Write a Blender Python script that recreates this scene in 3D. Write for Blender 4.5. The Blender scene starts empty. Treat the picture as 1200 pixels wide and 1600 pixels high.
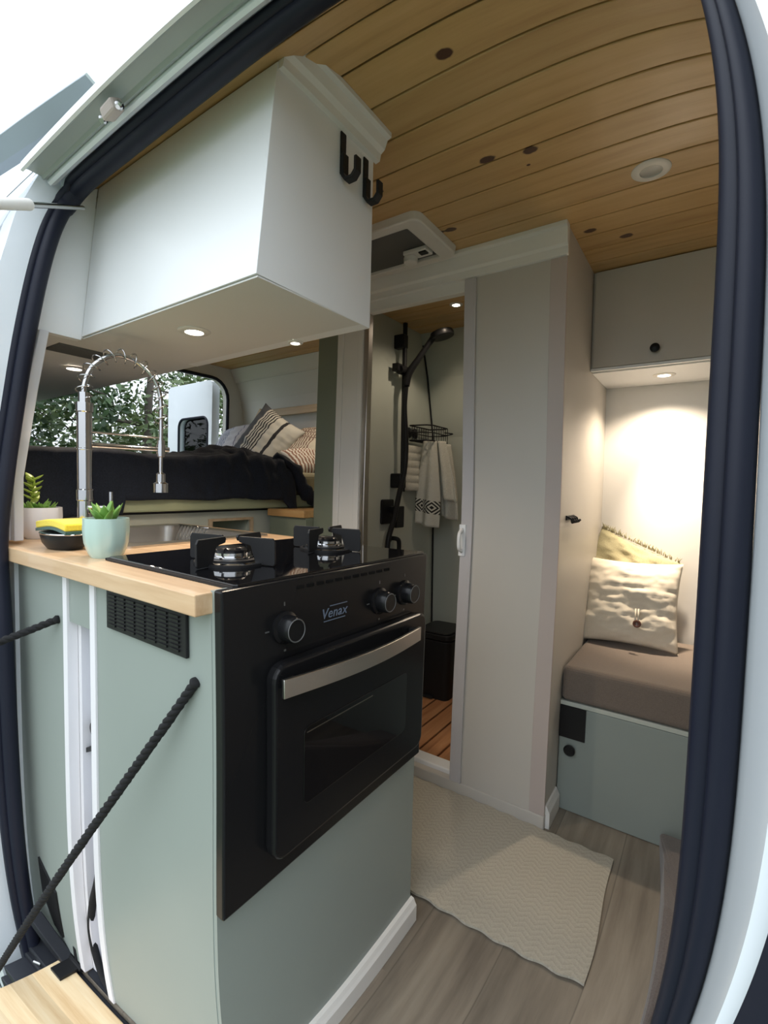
import bpy, bmesh, math, random
from mathutils import Vector, Matrix, noise
random.seed(7)
PI = math.pi
SC = bpy.context.scene
C = SC.collection

# ------------------------------------------------------------------ camera, light, exposure
# ultra wide phone lens with barrel distortion: polynomial lens on a 24 x 32 mm sensor (frame 1200 x 1600)
cam = bpy.data.cameras.new('camera')
cam_o = bpy.data.objects.new('camera', cam); C.objects.link(cam_o); SC.camera = cam_o
cam.type = 'PANO'; cam.panorama_type = 'FISHEYE_LENS_POLYNOMIAL'
cam.sensor_fit = 'VERTICAL'; cam.sensor_width = 24; cam.sensor_height = 32
cam.fisheye_fov = PI
A = (0.97696, 0.46440, -1.10981, 0.50863)
cam.fisheye_polynomial_k0 = 0
cam.fisheye_polynomial_k1 = -A[0]/16
cam.fisheye_polynomial_k2 = -A[1]/16**2
cam.fisheye_polynomial_k3 = -A[2]/16**3
cam.fisheye_polynomial_k4 = -A[3]/16**4
cam.clip_start = 0.01
CAM = Vector((0.54347, -0.39498, 1.04607))
RIGHT = Vector((0.82222, 0.56871, 0.02268)); FWD = Vector((-0.56710, 0.82198, -0.05229)); UP = Vector((-0.04838, 0.03013, 0.99837))
m4 = Matrix((RIGHT, UP, -FWD)).transposed().to_4x4(); m4.translation = CAM
cam_o.matrix_world = m4

SKY_LOW, SKY_TOP = 1.1, 3.9
w = bpy.data.worlds.new('overcast_sky'); SC.world = w; w.use_nodes = True
bg = w.node_tree.nodes['Background']; bg.inputs[1].default_value = 1.0
_n, _l = w.node_tree.nodes, w.node_tree.links        # overcast: brighter towards the zenith
_t = _n.new('ShaderNodeTexCoord'); _s = _n.new('ShaderNodeSeparateXYZ'); _r = _n.new('ShaderNodeMapRange')
_l.new(_t.outputs['Generated'], _s.inputs[0]); _l.new(_s.outputs[2], _r.inputs[0])
_r.inputs[1].default_value = 0; _r.inputs[2].default_value = 1; _r.inputs[3].default_value = SKY_LOW; _r.inputs[4].default_value = SKY_TOP
_v = _n.new('ShaderNodeVectorMath'); _v.operation = 'SCALE'; _v.inputs[0].default_value = (0.86, 0.93, 1.0)
_l.new(_r.outputs[0], _v.inputs[3]); _l.new(_v.outputs[0], bg.inputs[0])
SC.view_settings.view_transform = 'Standard'; SC.view_settings.look = 'None'
SC.view_settings.gamma = 1; SC.view_settings.use_curve_mapping = False
SC.view_settings.exposure = 0.0
LED = (1.0, 0.82, 0.62)          # warm white spots of the van
P_LED = 10.0

# ------------------------------------------------------------------ materials
def newmat(name):
    m = bpy.data.materials.new(name); m.use_nodes = True
    n = m.node_tree.nodes; l = m.node_tree.links
    return m, n, l, n['Principled BSDF']
def ramp(n, l, src, stops):
    r = n.new('ShaderNodeValToRGB'); l.new(src, r.inputs[0])
    e = r.color_ramp.elements
    e[0].position, e[0].color = stops[0][0], (*stops[0][1], 1)
    e[1].position, e[1].color = stops[1][0], (*stops[1][1], 1)
    for p, c in stops[2:]:
        q = e.new(p); q.color = (*c, 1)
    return r.outputs[0]
def coords(n, l, scale=(1, 1, 1), kind='Object', loc=(0, 0, 0)):
    t = n.new('ShaderNodeTexCoord'); m = n.new('ShaderNodeMapping'); l.new(t.outputs[kind], m.inputs[0])
    m.inputs['Scale'].default_value = scale; m.inputs['Location'].default_value = loc
    return m.outputs[0]
def nz(n, l, vec, scale, detail=3, rough=.5):
    t = n.new('ShaderNodeTexNoise'); l.new(vec, t.inputs['Vector'])
    t.inputs['Scale'].default_value = scale; t.inputs['Detail'].default_value = detail; t.inputs['Roughness'].default_value = rough
    return t.outputs[0]
def bump(n, l, b, h, strength=.2, dist=.002):
    q = n.new('ShaderNodeBump'); q.inputs['Strength'].default_value = strength; q.inputs['Distance'].default_value = dist
    l.new(h, q.inputs['Height']); l.new(q.outputs[0], b.inputs['Normal'])
def math_(n, l, op, a, b=None, c=None):
    q = n.new('ShaderNodeMath'); q.operation = op
    for i, v in enumerate((a, b, c)):
        if v is None: continue
        if isinstance(v, (int, float)): q.inputs[i].default_value = v
        else: l.new(v, q.inputs[i])
    return q.outputs[0]
def mixc(n, l, f, a, b, mode='MIX'):
    q = n.new('ShaderNodeMix'); q.data_type = 'RGBA'; q.blend_type = mode
    if isinstance(f, (int, float)): q.inputs[0].default_value = f
    else: l.new(f, q.inputs[0])
    for i, v in ((6, a), (7, b)):
        if isinstance(v, tuple): q.inputs[i].default_value = (*v, 1)
        else: l.new(v, q.inputs[i])
    return q.outputs[2]
def paint(name, c, rough=.5, var=.05, bs=.08, scale=60, metal=0, coat=0):
    m, n, l, b = newmat(name)
    v = nz(n, l, coords(n, l), 3.0)
    d = tuple(x*(1-var) for x in c); e = tuple(min(1, x*(1+var)) for x in c)
    l.new(ramp(n, l, v, [(.3, d), (.7, e)]), b.inputs['Base Color'])
    b.inputs['Roughness'].default_value = rough; b.inputs['Metallic'].default_value = metal
    b.inputs['Coat Weight'].default_value = coat
    if bs: bump(n, l, b, nz(n, l, coords(n, l), scale), bs, .001)
    if max(c) < .05: b.inputs['Specular IOR Level'].default_value = .25
    return m
def wood(name, c1, c2, c3, axis=0, plank=.09, off=0., pax=1, rough=.45, knots=(), grain=1., tint=.25, seams=0, coat=0., length=0):
    """grain runs along `axis`; planks of width `plank` counted along `pax`"""
    m, n, l, b = newmat(name)
    t = n.new('ShaderNodeTexCoord'); sep = n.new('ShaderNodeSeparateXYZ'); l.new(t.outputs['Object'], sep.inputs[0])
    idx = math_(n, l, 'FLOOR', math_(n, l, 'DIVIDE', math_(n, l, 'SUBTRACT', sep.outputs[pax], off), plank))
    if length:
        along = math_(n, l, 'FLOOR', math_(n, l, 'ADD', math_(n, l, 'DIVIDE', sep.outputs[axis], length), math_(n, l, 'MULTIPLY', idx, .37)))
        idx = math_(n, l, 'ADD', idx, math_(n, l, 'MULTIPLY', along, 13.3))
    wn = n.new('ShaderNodeTexWhiteNoise'); wn.noise_dimensions = '1D'; l.new(idx, wn.inputs['W'])
    cmb = n.new('ShaderNodeCombineXYZ')
    for i in range(3):
        s = 2.2 if i == axis else 26.
        l.new(math_(n, l, 'ADD', math_(n, l, 'MULTIPLY', sep.outputs[i], s*grain), math_(n, l, 'MULTIPLY', wn.outputs[0], 17.+i*5)), cmb.inputs[i])
    g = nz(n, l, cmb.outputs[0], 1.3, 5, .6)
    col = ramp(n, l, g, [(.28, c1), (.5, c2), (.72, c3)])
    tn = ramp(n, l, wn.outputs[0], [(0, (1-tint,)*3), (1, (1, 1, 1))])
    col = mixc(n, l, 1., col, tn, 'MULTIPLY')
    for (kx, ky, kz, rx, ry) in knots:
        vs = n.new('ShaderNodeVectorMath'); vs.operation = 'SUBTRACT'; l.new(t.outputs['Object'], vs.inputs[0]); vs.inputs[1].default_value = (kx, ky, kz)
        vm = n.new('ShaderNodeVectorMath'); vm.operation = 'MULTIPLY'; l.new(vs.outputs[0], vm.inputs[0]); vm.inputs[1].default_value = (1/rx, 1/ry, 1/ry if axis != 2 else 1/rx)
        vl = n.new('ShaderNodeVectorMath'); vl.operation = 'LENGTH'; l.new(vm.outputs[0], vl.inputs[0])
        d = math_(n, l, 'ADD', vl.outputs['Value'], math_(n, l, 'MULTIPLY', math_(n, l, 'SUBTRACT', nz(n, l, t.outputs['Object'], 40, 2), .5), .9))
        f = ramp(n, l, d, [(.75, (1, 1, 1)), (1.15, (0, 0, 0))])
        col = mixc(n, l, f, col, (.075, .03, .015))
        f2 = ramp(n, l, d, [(1.1, (.0, .0, .0)), (1.3, (.45, .45, .45)), (2.0, (0, 0, 0))])
        col = mixc(n, l, f2, col, tuple(x*.5 for x in c1))
    if seams:
        fr = math_(n, l, 'FRACT', math_(n, l, 'DIVIDE', math_(n, l, 'SUBTRACT', sep.outputs[pax], off), plank))
        ed = math_(n, l, 'MINIMUM', fr, math_(n, l, 'SUBTRACT', 1., fr))
        f = ramp(n, l, ed, [(0, (1, 1, 1)), (seams, (0, 0, 0))])
        col = mixc(n, l, math_(n, l, 'MULTIPLY', f, .6), col, tuple(x*.35 for x in c1))
    l.new(col, b.inputs['Base Color']); b.inputs['Roughness'].default_value = rough; b.inputs['Coat Weight'].default_value = coat
    bump(n, l, b, g, .12, .001)
    return m
def fabric(name, c, var=.12, scale=500, bs=.5, rough=.9, sheen=.2):
    m, n, l, b = newmat(name)
    v = nz(n, l, coords(n, l), scale, 2)
    l.new(ramp(n, l, v, [(.3, tuple(x*(1-var) for x in c)), (.7, tuple(min(1, x*(1+var)) for x in c))]), b.inputs['Base Color'])
    b.inputs['Roughness'].default_value = rough; b.inputs['Sheen Weight'].default_value = sheen
    bump(n, l, b, v, bs, .001)
    return m
def emit(name, c, s):
    m, n, l, b = newmat(name); b.inputs['Emission Color'].default_value = (*c, 1); b.inputs['Emission Strength'].default_value = s
    b.inputs['Base Color'].default_value = (*c, 1); return m
def glass(name, c=(.9, .95, .95), rough=.02, alpha=.15):
    m, n, l, b = newmat(name)
    out = n['Material Output']; tr = n.new('ShaderNodeBsdfTransparent'); tr.inputs[0].default_value = (*c, 1)
    gl = n.new('ShaderNodeBsdfGlossy'); gl.inputs['Roughness'].default_value = rough
    fr = n.new('ShaderNodeFresnel'); fr.inputs[0].default_value = 1.45
    mx = n.new('ShaderNodeMixShader'); l.new(fr.outputs[0], mx.inputs[0]); l.new(tr.outputs[0], mx.inputs[1]); l.new(gl.outputs[0], mx.inputs[2])
    l.new(mx.outputs[0], out.inputs[0]); n.remove(b); return m
def stripes(name, base, bars, axis=0, weave=400):
    """bars: (centre, half width, colour) along uv axis"""
    m, n, l, b = newmat(name)
    t = n.new('ShaderNodeTexCoord'); sep = n.new('ShaderNodeSeparateXYZ'); l.new(t.outputs['UV'], sep.inputs[0])
    col = base
    for bar in bars:
        ce, hw, cc = bar[:3]; ax = bar[3] if len(bar) > 3 else axis
        d = math_(n, l, 'ABSOLUTE', math_(n, l, 'SUBTRACT', sep.outputs[ax], ce))
        f = math_(n, l, 'LESS_THAN', d, hw)
        col = mixc(n, l, f, col, cc)
    if isinstance(col, tuple): b.inputs['Base Color'].default_value = (*col, 1)
    else: l.new(col, b.inputs['Base Color'])
    b.inputs['Roughness'].default_value = .9
    bump(n, l, b, nz(n, l, coords(n, l), weave, 2), .4, .001)
    return m

PINE = ((.50, .30, .115), (.60, .385, .16), (.66, .44, .20))
KNOTS = [(.124, .369, 1.816, .018, .013), (.025, .24, 1.816, .009, .008), (.081, .667, 1.816, .022, .012), (.175, .69, 1.816, .017, .011),
         (.156, .736, 1.816, .006, .005), (-.195, .63, 1.816, .007, .008), (-.127, .891, 1.816, .02, .012), (-.16, .889, 1.816, .017, .008),
         (.22, 1.114, 1.816, .019, .012), (.306, 1.199, 1.816, .02, .014)]
M = dict(
    sage=paint('sage_paint', (.275, .312, .288), .42, .03, .04),
    sage_d=paint('olive_sage_paint', (.22, .25, .19), .45),
    sage_w=paint('pale_sage_wall_panel', (.50, .53, .47), .35, .03, .03),
    khaki=paint('khaki_green_paint', (.40, .43, .27), .5),
    white=paint('white_lacquer', (.86, .87, .88), .32, .01, .02),
    white_m=paint('matt_white_panel', (.74, .73, .71), .5, .02, .05),
    cream=paint('cream_panel', (.55, .52, .475), .45, .02, .05, 200),
    taupe=paint('taupe_edge_strip', (.50, .43, .40), .5),
    lilac=paint('lilac_white_edging', (.78, .77, .80), .4),
    body=paint('van_body_white', (.82, .87, .93), .22, .01, .0, coat=.5),
    body_g=paint('grey_primer_body', (.36, .40, .39), .4, .05),
    rubber=paint('black_door_rubber', (.010, .012, .024), .5, .1, .3, 30),
    black=paint('black_plastic', (.012, .012, .013), .38, .1, .1),
    blackm=paint('matt_black_steel', (.014, .014, .015), .45, .1, .05),
    bglass=paint('black_glass', (.004, .004, .005), .04, 0, 0, coat=.6),
    bpanel=paint('black_coated_panel', (.010, .010, .011), .22, .05, .02),
    chrome=paint('chrome', (.55, .55, .56), .10, .02, 0, metal=1),
    steel=paint('brushed_steel', (.60, .58, .55), .30, .05, .05, 200, metal=1),
    ceiling=wood('pine_ceiling', *PINE, axis=0, plank=.0925, off=.0325, pax=1, rough=.38, knots=KNOTS, coat=.15, tint=.12),
    seam=paint('dark_pine_seam', (.10, .045, .02), .8),
    top=wood('pine_worktop', (.56, .35, .19), (.68, .46, .27), (.76, .56, .36), axis=0, plank=.045, off=-.03, pax=1, rough=.4, coat=.3, tint=.15,
             knots=[(-.70, -.028, .885, .012, .009), (-.52, -.028, .885, .016, .018), (-.14, -.028, .885, .010, .006)]),
    board=wood('pine_board', (.62, .40, .20), (.78, .58, .34), (.86, .70, .46), axis=0, plank=.055, off=0, pax=1, rough=.45, tint=.3, coat=.2, knots=[(-.42, -.035, 0, .012, .008)]),
    rail=wood('pine_rail', (.62, .44, .27), (.74, .56, .37), (.80, .64, .45), axis=0, plank=.2, pax=2, rough=.5, knots=[(-1.27, 1.7, 1.49, .008, .006)]),
    shelfw=wood('orange_pine_shelf', (.50, .26, .09), (.66, .38, .15), (.74, .48, .22), axis=0, plank=.08, pax=1, rough=.3),
    slat=wood('cedar_slats', (.42, .17, .07), (.58, .27, .12), (.68, .36, .18), axis=1, plank=.07, pax=0, rough=.5, tint=.3),
    floor=wood('grey_oak_vinyl', (.17, .14, .11), (.27, .23, .18), (.36, .31, .245), axis=1, plank=.18, off=.03, pax=0, rough=.42, grain=.7, tint=.3, seams=.012, length=1.1),
    cushion=fabric('brown_bench_fabric', (.17, .135, .11), .15, 600),
    linen=fabric('cream_linen', (.72, .66, .55), .05, 500, .3),
    green_f=fabric('olive_woven_fabric', (.36, .33, .20), .15, 300),
    navy=fabric('navy_fleece', (.009, .013, .024), .3, 200, .3, .95, .02),
    terry=fabric('cream_terry', (.60, .58, .50), .12, 250, .8),
    rope=fabric('black_rope', (.008, .008, .009), .3, 300, .3, .95, 0),
    carpet=fabric('mauve_brown_carpet', (.13, .108, .10), .2, 300),
    trim=paint('painted_white_moulding', (.80, .79, .76), .4, .01, .03),
    leaf=paint('succulent_leaf', (.14, .30, .05), .4, .3),
    leaf_y=paint('lime_leaf', (.36, .50, .08), .4, .3),
    soil=fabric('dark_soil', (.03, .02, .015)),
    mint=paint('mint_glaze', (.46, .62, .57), .25, .02, 0, coat=.4),
    potw=paint('white_glaze', (.74, .75, .80), .25, .02, 0, coat=.4),
    sponge=fabric('yellow_sponge', (.85, .66, .05), .1, 400),
    scour=fabric('dark_green_scourer', (.03, .09, .07), .3, 400),
    plasticw=paint('white_plastic', (.74, .72, .68), .35, .01, 0),
    mesh_g=paint('grey_vent_mesh', (.10, .10, .095), .6, .2, .3, 300),
    bark=paint('tree_bark', (.10, .085, .07), .9, .3, .5, 20),
    ground=fabric('grass_ground', (.10, .13, .07), .4, 20),
    asphalt=paint('dark_step_plastic', (.02, .022, .028), .5, .3, .3),
    glass=glass('clear_glass'),
    btn=paint('brown_button', (.12, .05, .035), .3),
    mattress=fabric('khaki_mattress', (.36, .33, .22), .1, 300),
    led=emit('led_diffuser', (1., .93, .82), 14),
    led_off=paint('frosted_lens', (.45, .45, .43), .25, .1, .2, 100),
    print_w=paint('grey_blue_print', (.13, .17, .24), .4),
    slot=paint('vent_slot_black', (.002, .002, .002), .9, 0, 0),
    recess_shade=paint('shaded_recess_blue_grey', (.33, .36, .45), .4),  # inner door: shade of the cabinet recess is put into this colour
    stile=paint('mauve_grey_stile', (.52, .50, .51), .45),
    awn=paint('shade_toned_awning_metal', (.42, .47, .54), .4),  # pale case toned down, shade of its underside painted into the colour
    tickg=paint('grey_tick', (.10, .10, .10), .5),
    marking=paint('steel_line', (.35, .33, .28), .3, metal=1),
)
def leafmat(name, c1, c2):
    m, n, l, b = newmat(name)
    v = nz(n, l, coords(n, l), 2.5, 3)
    l.new(ramp(n, l, v, [(.35, c1), (.65, c2)]), b.inputs['Base Color']); b.inputs['Roughness'].default_value = .55
    return m
M['fol1'] = leafmat('dark_conifer_foliage', (.02, .045, .02), (.06, .11, .04))
M['fol2'] = leafmat('mid_green_foliage', (.05, .09, .03), (.14, .19, .07))
M['fol3'] = leafmat('olive_foliage', (.10, .11, .04), (.24, .23, .10))

# ------------------------------------------------------------------ mesh helpers
class MB:
    def __init__(s): s.b = bmesh.new(); s.uv = s.b.loops.layers.uv.new('UVMap')
    def face(s, vs, uvs=None):
        try: f = s.b.faces.new(vs)
        except ValueError: return
        if uvs:
            for lp, q in zip(f.loops, uvs): lp[s.uv].uv = q
        return f
    def box(s, x0, x1, y0, y1, z0, z1):
        if x0 > x1: x0, x1 = x1, x0
        if y0 > y1: y0, y1 = y1, y0
        if z0 > z1: z0, z1 = z1, z0
        v = [s.b.verts.new((x, y, z)) for x in (x0, x1) for y in (y0, y1) for z in (z0, z1)]
        for q in ((0, 1, 3, 2), (4, 6, 7, 5), (0, 4, 5, 1), (2, 3, 7, 6), (0, 2, 6, 4), (1, 5, 7, 3)): s.face([v[i] for i in q])
        return s
    def obox(s, c, ax, ay, az):
        """oriented box: centre and three half-axis vectors"""
        c, ax, ay, az = map(Vector, (c, ax, ay, az))
        v = [s.b.verts.new(c+i*ax+j*ay+k*az) for i in (-1, 1) for j in (-1, 1) for k in (-1, 1)]
        for q in ((0, 1, 3, 2), (4, 6, 7, 5), (0, 4, 5, 1), (2, 3, 7, 6), (0, 2, 6, 4), (1, 5, 7, 3)): s.face([v[i] for i in q])
        return s
    def prism(s, poly, axis, a, b):
        """poly = 2d points in the two other axes (in xyz order), extruded from a to b along axis"""
        def P(p, t):
            q = list(p); q.insert(axis, t); return q
        va = [s.b.verts.new(P(p, a)) for p in poly]; vb = [s.b.verts.new(P(p, b)) for p in poly]
        n = len(poly)
        s.face(va[::-1]); s.face(vb)
        for i in range(n): s.face([va[i], va[(i+1) % n], vb[(i+1) % n], vb[i]])
        return s
    def tube(s, pts, r, seg=10, closed=False, caps=True, flat=None):
        pts = [Vector(p) for p in pts]; n = len(pts); rings = []
        rr = r if isinstance(r, (list, tuple)) else [r]*n
        up = None
        for i, p in enumerate(pts):
            if closed: t = pts[(i+1) % n]-pts[i-1]
            else: t = pts[min(i+1, n-1)]-pts[max(i-1, 0)]
            t.normalize()
            if up is None:
                up = t.orthogonal().normalized() if abs(t.z) > .9 or abs(t.dot(Vector((0, 0, 1)))) > .9 else Vector((0, 0, 1))
            u = (up-t*up.dot(t)); u = u.normalized() if u.length > 1e-6 else t.orthogonal().normalized()
            up = u; vv = t.cross(u)
            fa, fb = flat if flat else (1, 1)
            rings.append([s.b.verts.new(p+rr[i]*(fa*math.cos(2*PI*k/seg)*u+fb*math.sin(2*PI*k/seg)*vv)) for k in range(seg)])
        m = n if closed else n-1
        for i in range(m):
            a, b = rings[i], rings[(i+1) % n]
            for k in range(seg): s.face([a[k], a[(k+1) % seg], b[(k+1) % seg], b[k]])
        if caps and not closed: s.face(rings[0][::-1]); s.face(rings[-1])
        return s
    def lathe(s, prof, c=(0, 0, 0), axis=(0, 0, 1), seg=32, flute=0, nfl=12):
        c = Vector(c); ax = Vector(axis).normalized(); u = ax.orthogonal().normalized(); v = ax.cross(u)
        rings = []
        for (r, h) in prof:
            if r < 1e-6: rings.append([s.b.verts.new(c+ax*h)]); continue
            rings.append([s.b.verts.new(c+ax*h+(r*(1+flute*abs(math.sin(PI*nfl*k/seg))))*(math.cos(2*PI*k/seg)*u+math.sin(2*PI*k/seg)*v)) for k in range(seg)])
        for a, b in zip(rings, rings[1:]):
            for k in range(seg):
                k2 = (k+1) % seg
                if len(a) == 1 and len(b) == 1: continue
                if len(a) == 1: s.face([a[0], b[k2], b[k]])
                elif len(b) == 1: s.face([a[k], a[k2], b[0]])
                else: s.face([a[k], a[k2], b[k2], b[k]])
        return s
    def grid(s, fn, nu, nv, thick=None):
        """fn(u,v)->point; closed solid when thick is given (offset along -normal)"""
        P = [[Vector(fn(i/nu, j/nv)) for j in range(nv+1)] for i in range(nu+1)]
        V = [[s.b.verts.new(p) for p in row] for row in P]
        for i in range(nu):
            for j in range(nv):
                s.face([V[i][j], V[i+1][j], V[i+1][j+1], V[i][j+1]], [(i/nu, j/nv), ((i+1)/nu, j/nv), ((i+1)/nu, (j+1)/nv), (i/nu, (j+1)/nv)])
        if thick:
            W = []
            for i in range(nu+1):
                row = []
                for j in range(nv+1):
                    a = P[min(i+1, nu)][j]-P[max(i-1, 0)][j]; b = P[i][min(j+1, nv)]-P[i][max(j-1, 0)]
                    nn = a.cross(b); nn = nn.normalized() if nn.length > 1e-9 else Vector((0, 0, 1))
                    row.append(s.b.verts.new(P[i][j]-nn*thick))
                W.append(row)
            for i in range(nu):
                for j in range(nv):
                    s.face([W[i][j], W[i][j+1], W[i+1][j+1], W[i+1][j]], [(i/nu, j/nv), (i/nu, (j+1)/nv), ((i+1)/nu, (j+1)/nv), ((i+1)/nu, j/nv)])
            for i in range(nu):
                s.face([V[i][0], W[i][0], W[i+1][0], V[i+1][0]]); s.face([V[i][nv], V[i+1][nv], W[i+1][nv], W[i][nv]])
            for j in range(nv):
                s.face([V[0][j], V[0][j+1], W[0][j+1], W[0][j]]); s.face([V[nu][j], W[nu][j], W[nu][j+1], V[nu][j+1]])
        return s
ROOT = {}
def obj(name, mb, mat, parent=None, bevel=0, smooth=None, seg=2):
    me = bpy.data.meshes.new(name)
    bmesh.ops.recalc_face_normals(mb.b, faces=mb.b.faces)
    off = Vector((0, 0, 0))
    if parent is not None: off = ROOT[parent.name]
    elif parent is None and getattr(mb, 'own', False):
        xs = [v.co for v in mb.b.verts]
        off = Vector(((min(p.x for p in xs)+max(p.x for p in xs))/2, (min(p.y for p in xs)+max(p.y for p in xs))/2, min(p.z for p in xs)))
    if off.length: bmesh.ops.translate(mb.b, vec=-off, verts=mb.b.verts)
    mb.b.to_mesh(me); mb.b.free()
    me.materials.append(mat)
    o = bpy.data.objects.new(name, me); C.objects.link(o)
    if parent is not None: o.parent = parent
    else: o.location = off
    ROOT[o.name] = off
    if smooth is not None:
        me.polygons.foreach_set('use_smooth', [True]*len(me.polygons))
        if smooth < 180:
            bm = bmesh.new(); bm.from_mesh(me)
            for e in bm.edges:
                if len(e.link_faces) == 2 and e.calc_face_angle(0) > math.radians(smooth): e.smooth = False
            bm.to_mesh(me); bm.free()
    if bevel:
        mod = o.modifiers.new('bevel', 'BEVEL'); mod.width = bevel; mod.segments = seg; mod.limit_method = 'ANGLE'; mod.angle_limit = math.radians(40)
    return o
def thing(name, label, cat, loc=(0, 0, 0), group=None):
    o = bpy.data.objects.new(name, None); o.empty_display_size = .05; C.objects.link(o); o.location = loc
    o['label'] = label; o['category'] = cat
    if group: o['group'] = group
    ROOT[o.name] = Vector(loc); return o
def setting_door(name, loc):
    o = bpy.data.objects.new(name, None); o.empty_display_size = .05; C.objects.link(o); o.location = loc
    o['kind'] = 'structure'; ROOT[o.name] = Vector(loc); return o
def single(name, mb, mat, label, cat, group=None, **k):
    mb.own = True
    o = obj(name, mb, mat, None, **k); o['label'] = label; o['category'] = cat
    if group: o['group'] = group
    return o
def struct(name, mb, mat, **k):
    o = obj(name, mb, mat, None, **k); o['kind'] = 'structure'; return o
def dup(root, loc, label, group=None):
    r = root.copy(); C.objects.link(r); r.location = loc; r['label'] = label
    if group: r['group'] = group
    for ch in list(root.children):
        c = ch.copy(); C.objects.link(c); c.parent = r
        for g in list(ch.children):
            d = g.copy(); C.objects.link(d); d.parent = c
    return r
def Bx(*a): return MB().box(*a)
def arc(c, r, a0, a1, n, u, v):
    c, u, v = Vector(c), Vector(u), Vector(v)
    return [c+r*(math.cos(a0+(a1-a0)*i/n)*u+math.sin(a0+(a1-a0)*i/n)*v) for i in range(n+1)]
def smoothpath(pts, n=8):
    P = [Vector(p) for p in pts]; out = []
    for i in range(len(P)-1):
        p0, p1, p2, p3 = P[max(i-1, 0)], P[i], P[i+1], P[min(i+2, len(P)-1)]
        for k in range(n):
            t = k/n
            out.append(.5*((2*p1)+(-p0+p2)*t+(2*p0-5*p1+4*p2-p3)*t*t+(-p0+3*p1-3*p2+p3)*t**3))
    out.append(P[-1]); return out
def interp(x, xs, ys):
    if x <= xs[0]: return ys[0]
    for a, b, c, d in zip(xs, xs[1:], ys, ys[1:]):
        if x <= b: return c+(d-c)*(x-a)/(b-a)
    return ys[-1]

ZT = 1.816                      # ceiling
YS = 1.047                      # front of the shower cubicle
XS = .174                       # its right hand side
PZ = (-.5, .95, 1.25, 1.45, 1.62, 1.73, 1.82); PY = (-.04, -.04, 0., .03, .07, .115, .16)
def py_(z): return interp(z, PZ, PY)
FZ = (0, .3, .8, 1.3, 1.6, 1.816, 2.0); FY = (1.89, 1.887, 1.854, 1.837, 1.775, 1.705, 1.60)
def fy_(z): return interp(z, FZ, FY)

# ================================================================== SETTING
struct('floor', Bx(-2.25, 1.2, .0, 1.92, -.04, 0), M['floor'])
# pine ceiling: planks with open grooves in front of a dark backing
mb = MB(); y = .0325+.0925
y += 3*.0925; Y0C = y
while y < 1.72:
    mb.box(-2.25, 1.2, y+.0024, min(y+.0925-.0024, 1.745), ZT, ZT+.012); y += .0925
CP = [(Y0C, ZT), (.307, 1.8155), (.22, 1.797), (.150, 1.760), (.108, 1.737)]
CP[0] = (Y0C, ZT)
for (a, b), (c, d) in zip(CP, CP[1:]):
    L_ = math.hypot(c-a, d-b); ux, uz = (c-a)/L_*.0022, (d-b)/L_*.0022
    mb.prism([(a+ux, b+uz), (c-ux, d-uz), (c-ux+.004, d-uz+.012), (a+ux+.002, b+uz+.012)], 0, -2.25, 1.2)
struct('ceiling', mb, M['ceiling'], bevel=.0015, seg=1)
struct('ceiling_backing', MB().prism([(1.745, ZT+.009), (.40, ZT+.009), (.31, ZT+.0085), (.224, 1.806), (.152, 1.770), (.11, 1.748), (.11, 1.762), (.14, 1.785), (.22, 1.825), (.31, 1.838), (1.745, ZT+.03)], 0, -2.25, 1.2), M['seam'])
# van shell
def sheet(zs, yf, x0, x1, th):
    mb = MB(); poly = [(yf(z), z) for z in zs]+[(yf(z)+th, z) for z in reversed(zs)]
    return mb.prism(poly, 0, x0, x1)
zs = [0, .3, .6, .8, 1.05, 1.3, 1.45, 1.6, 1.7, 1.816]
mb = sheet(zs, fy_, -2.2, -.77, .04)
struct('wall_far', mb, M['white_m'])
mb = MB(); mb.prism([(fy_(1.73)-.012, 1.73), (fy_(1.73), 1.73), (fy_(1.815), 1.815), (fy_(1.815)-.030, 1.815), (fy_(1.74)-.02, 1.742)], 0, -2.17, -.77)
struct('trim_1', mb, M['white_m'], bevel=.003)
struct('wall_shower_back', sheet(zs, fy_, -.705, .150, .04), M['sage_w'])
struct('wall_niche', Bx(XS, 1.2, 1.723, 1.93, 0, 1.83), M['white_m'])
struct('roof_skin', MB().prism([(.10, 1.846), (.14, 1.872), (.30, 1.895), (1.5, 1.895), (1.70, 1.86), (1.93, 1.60), (1.955, 1.4), (1.90, 1.4), (1.74, 1.75), (1.7, 1.846)], 0, -2.3, 1.25), M['body'])
struct('wall_outer_far', Bx(-2.3, 1.25, 1.93, 1.95, -.3, 1.45), M['body'])
struct('wall_cab', Bx(1.2, 1.24, .0, 1.93, -.04, 1.846), M['white_m'])
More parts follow.
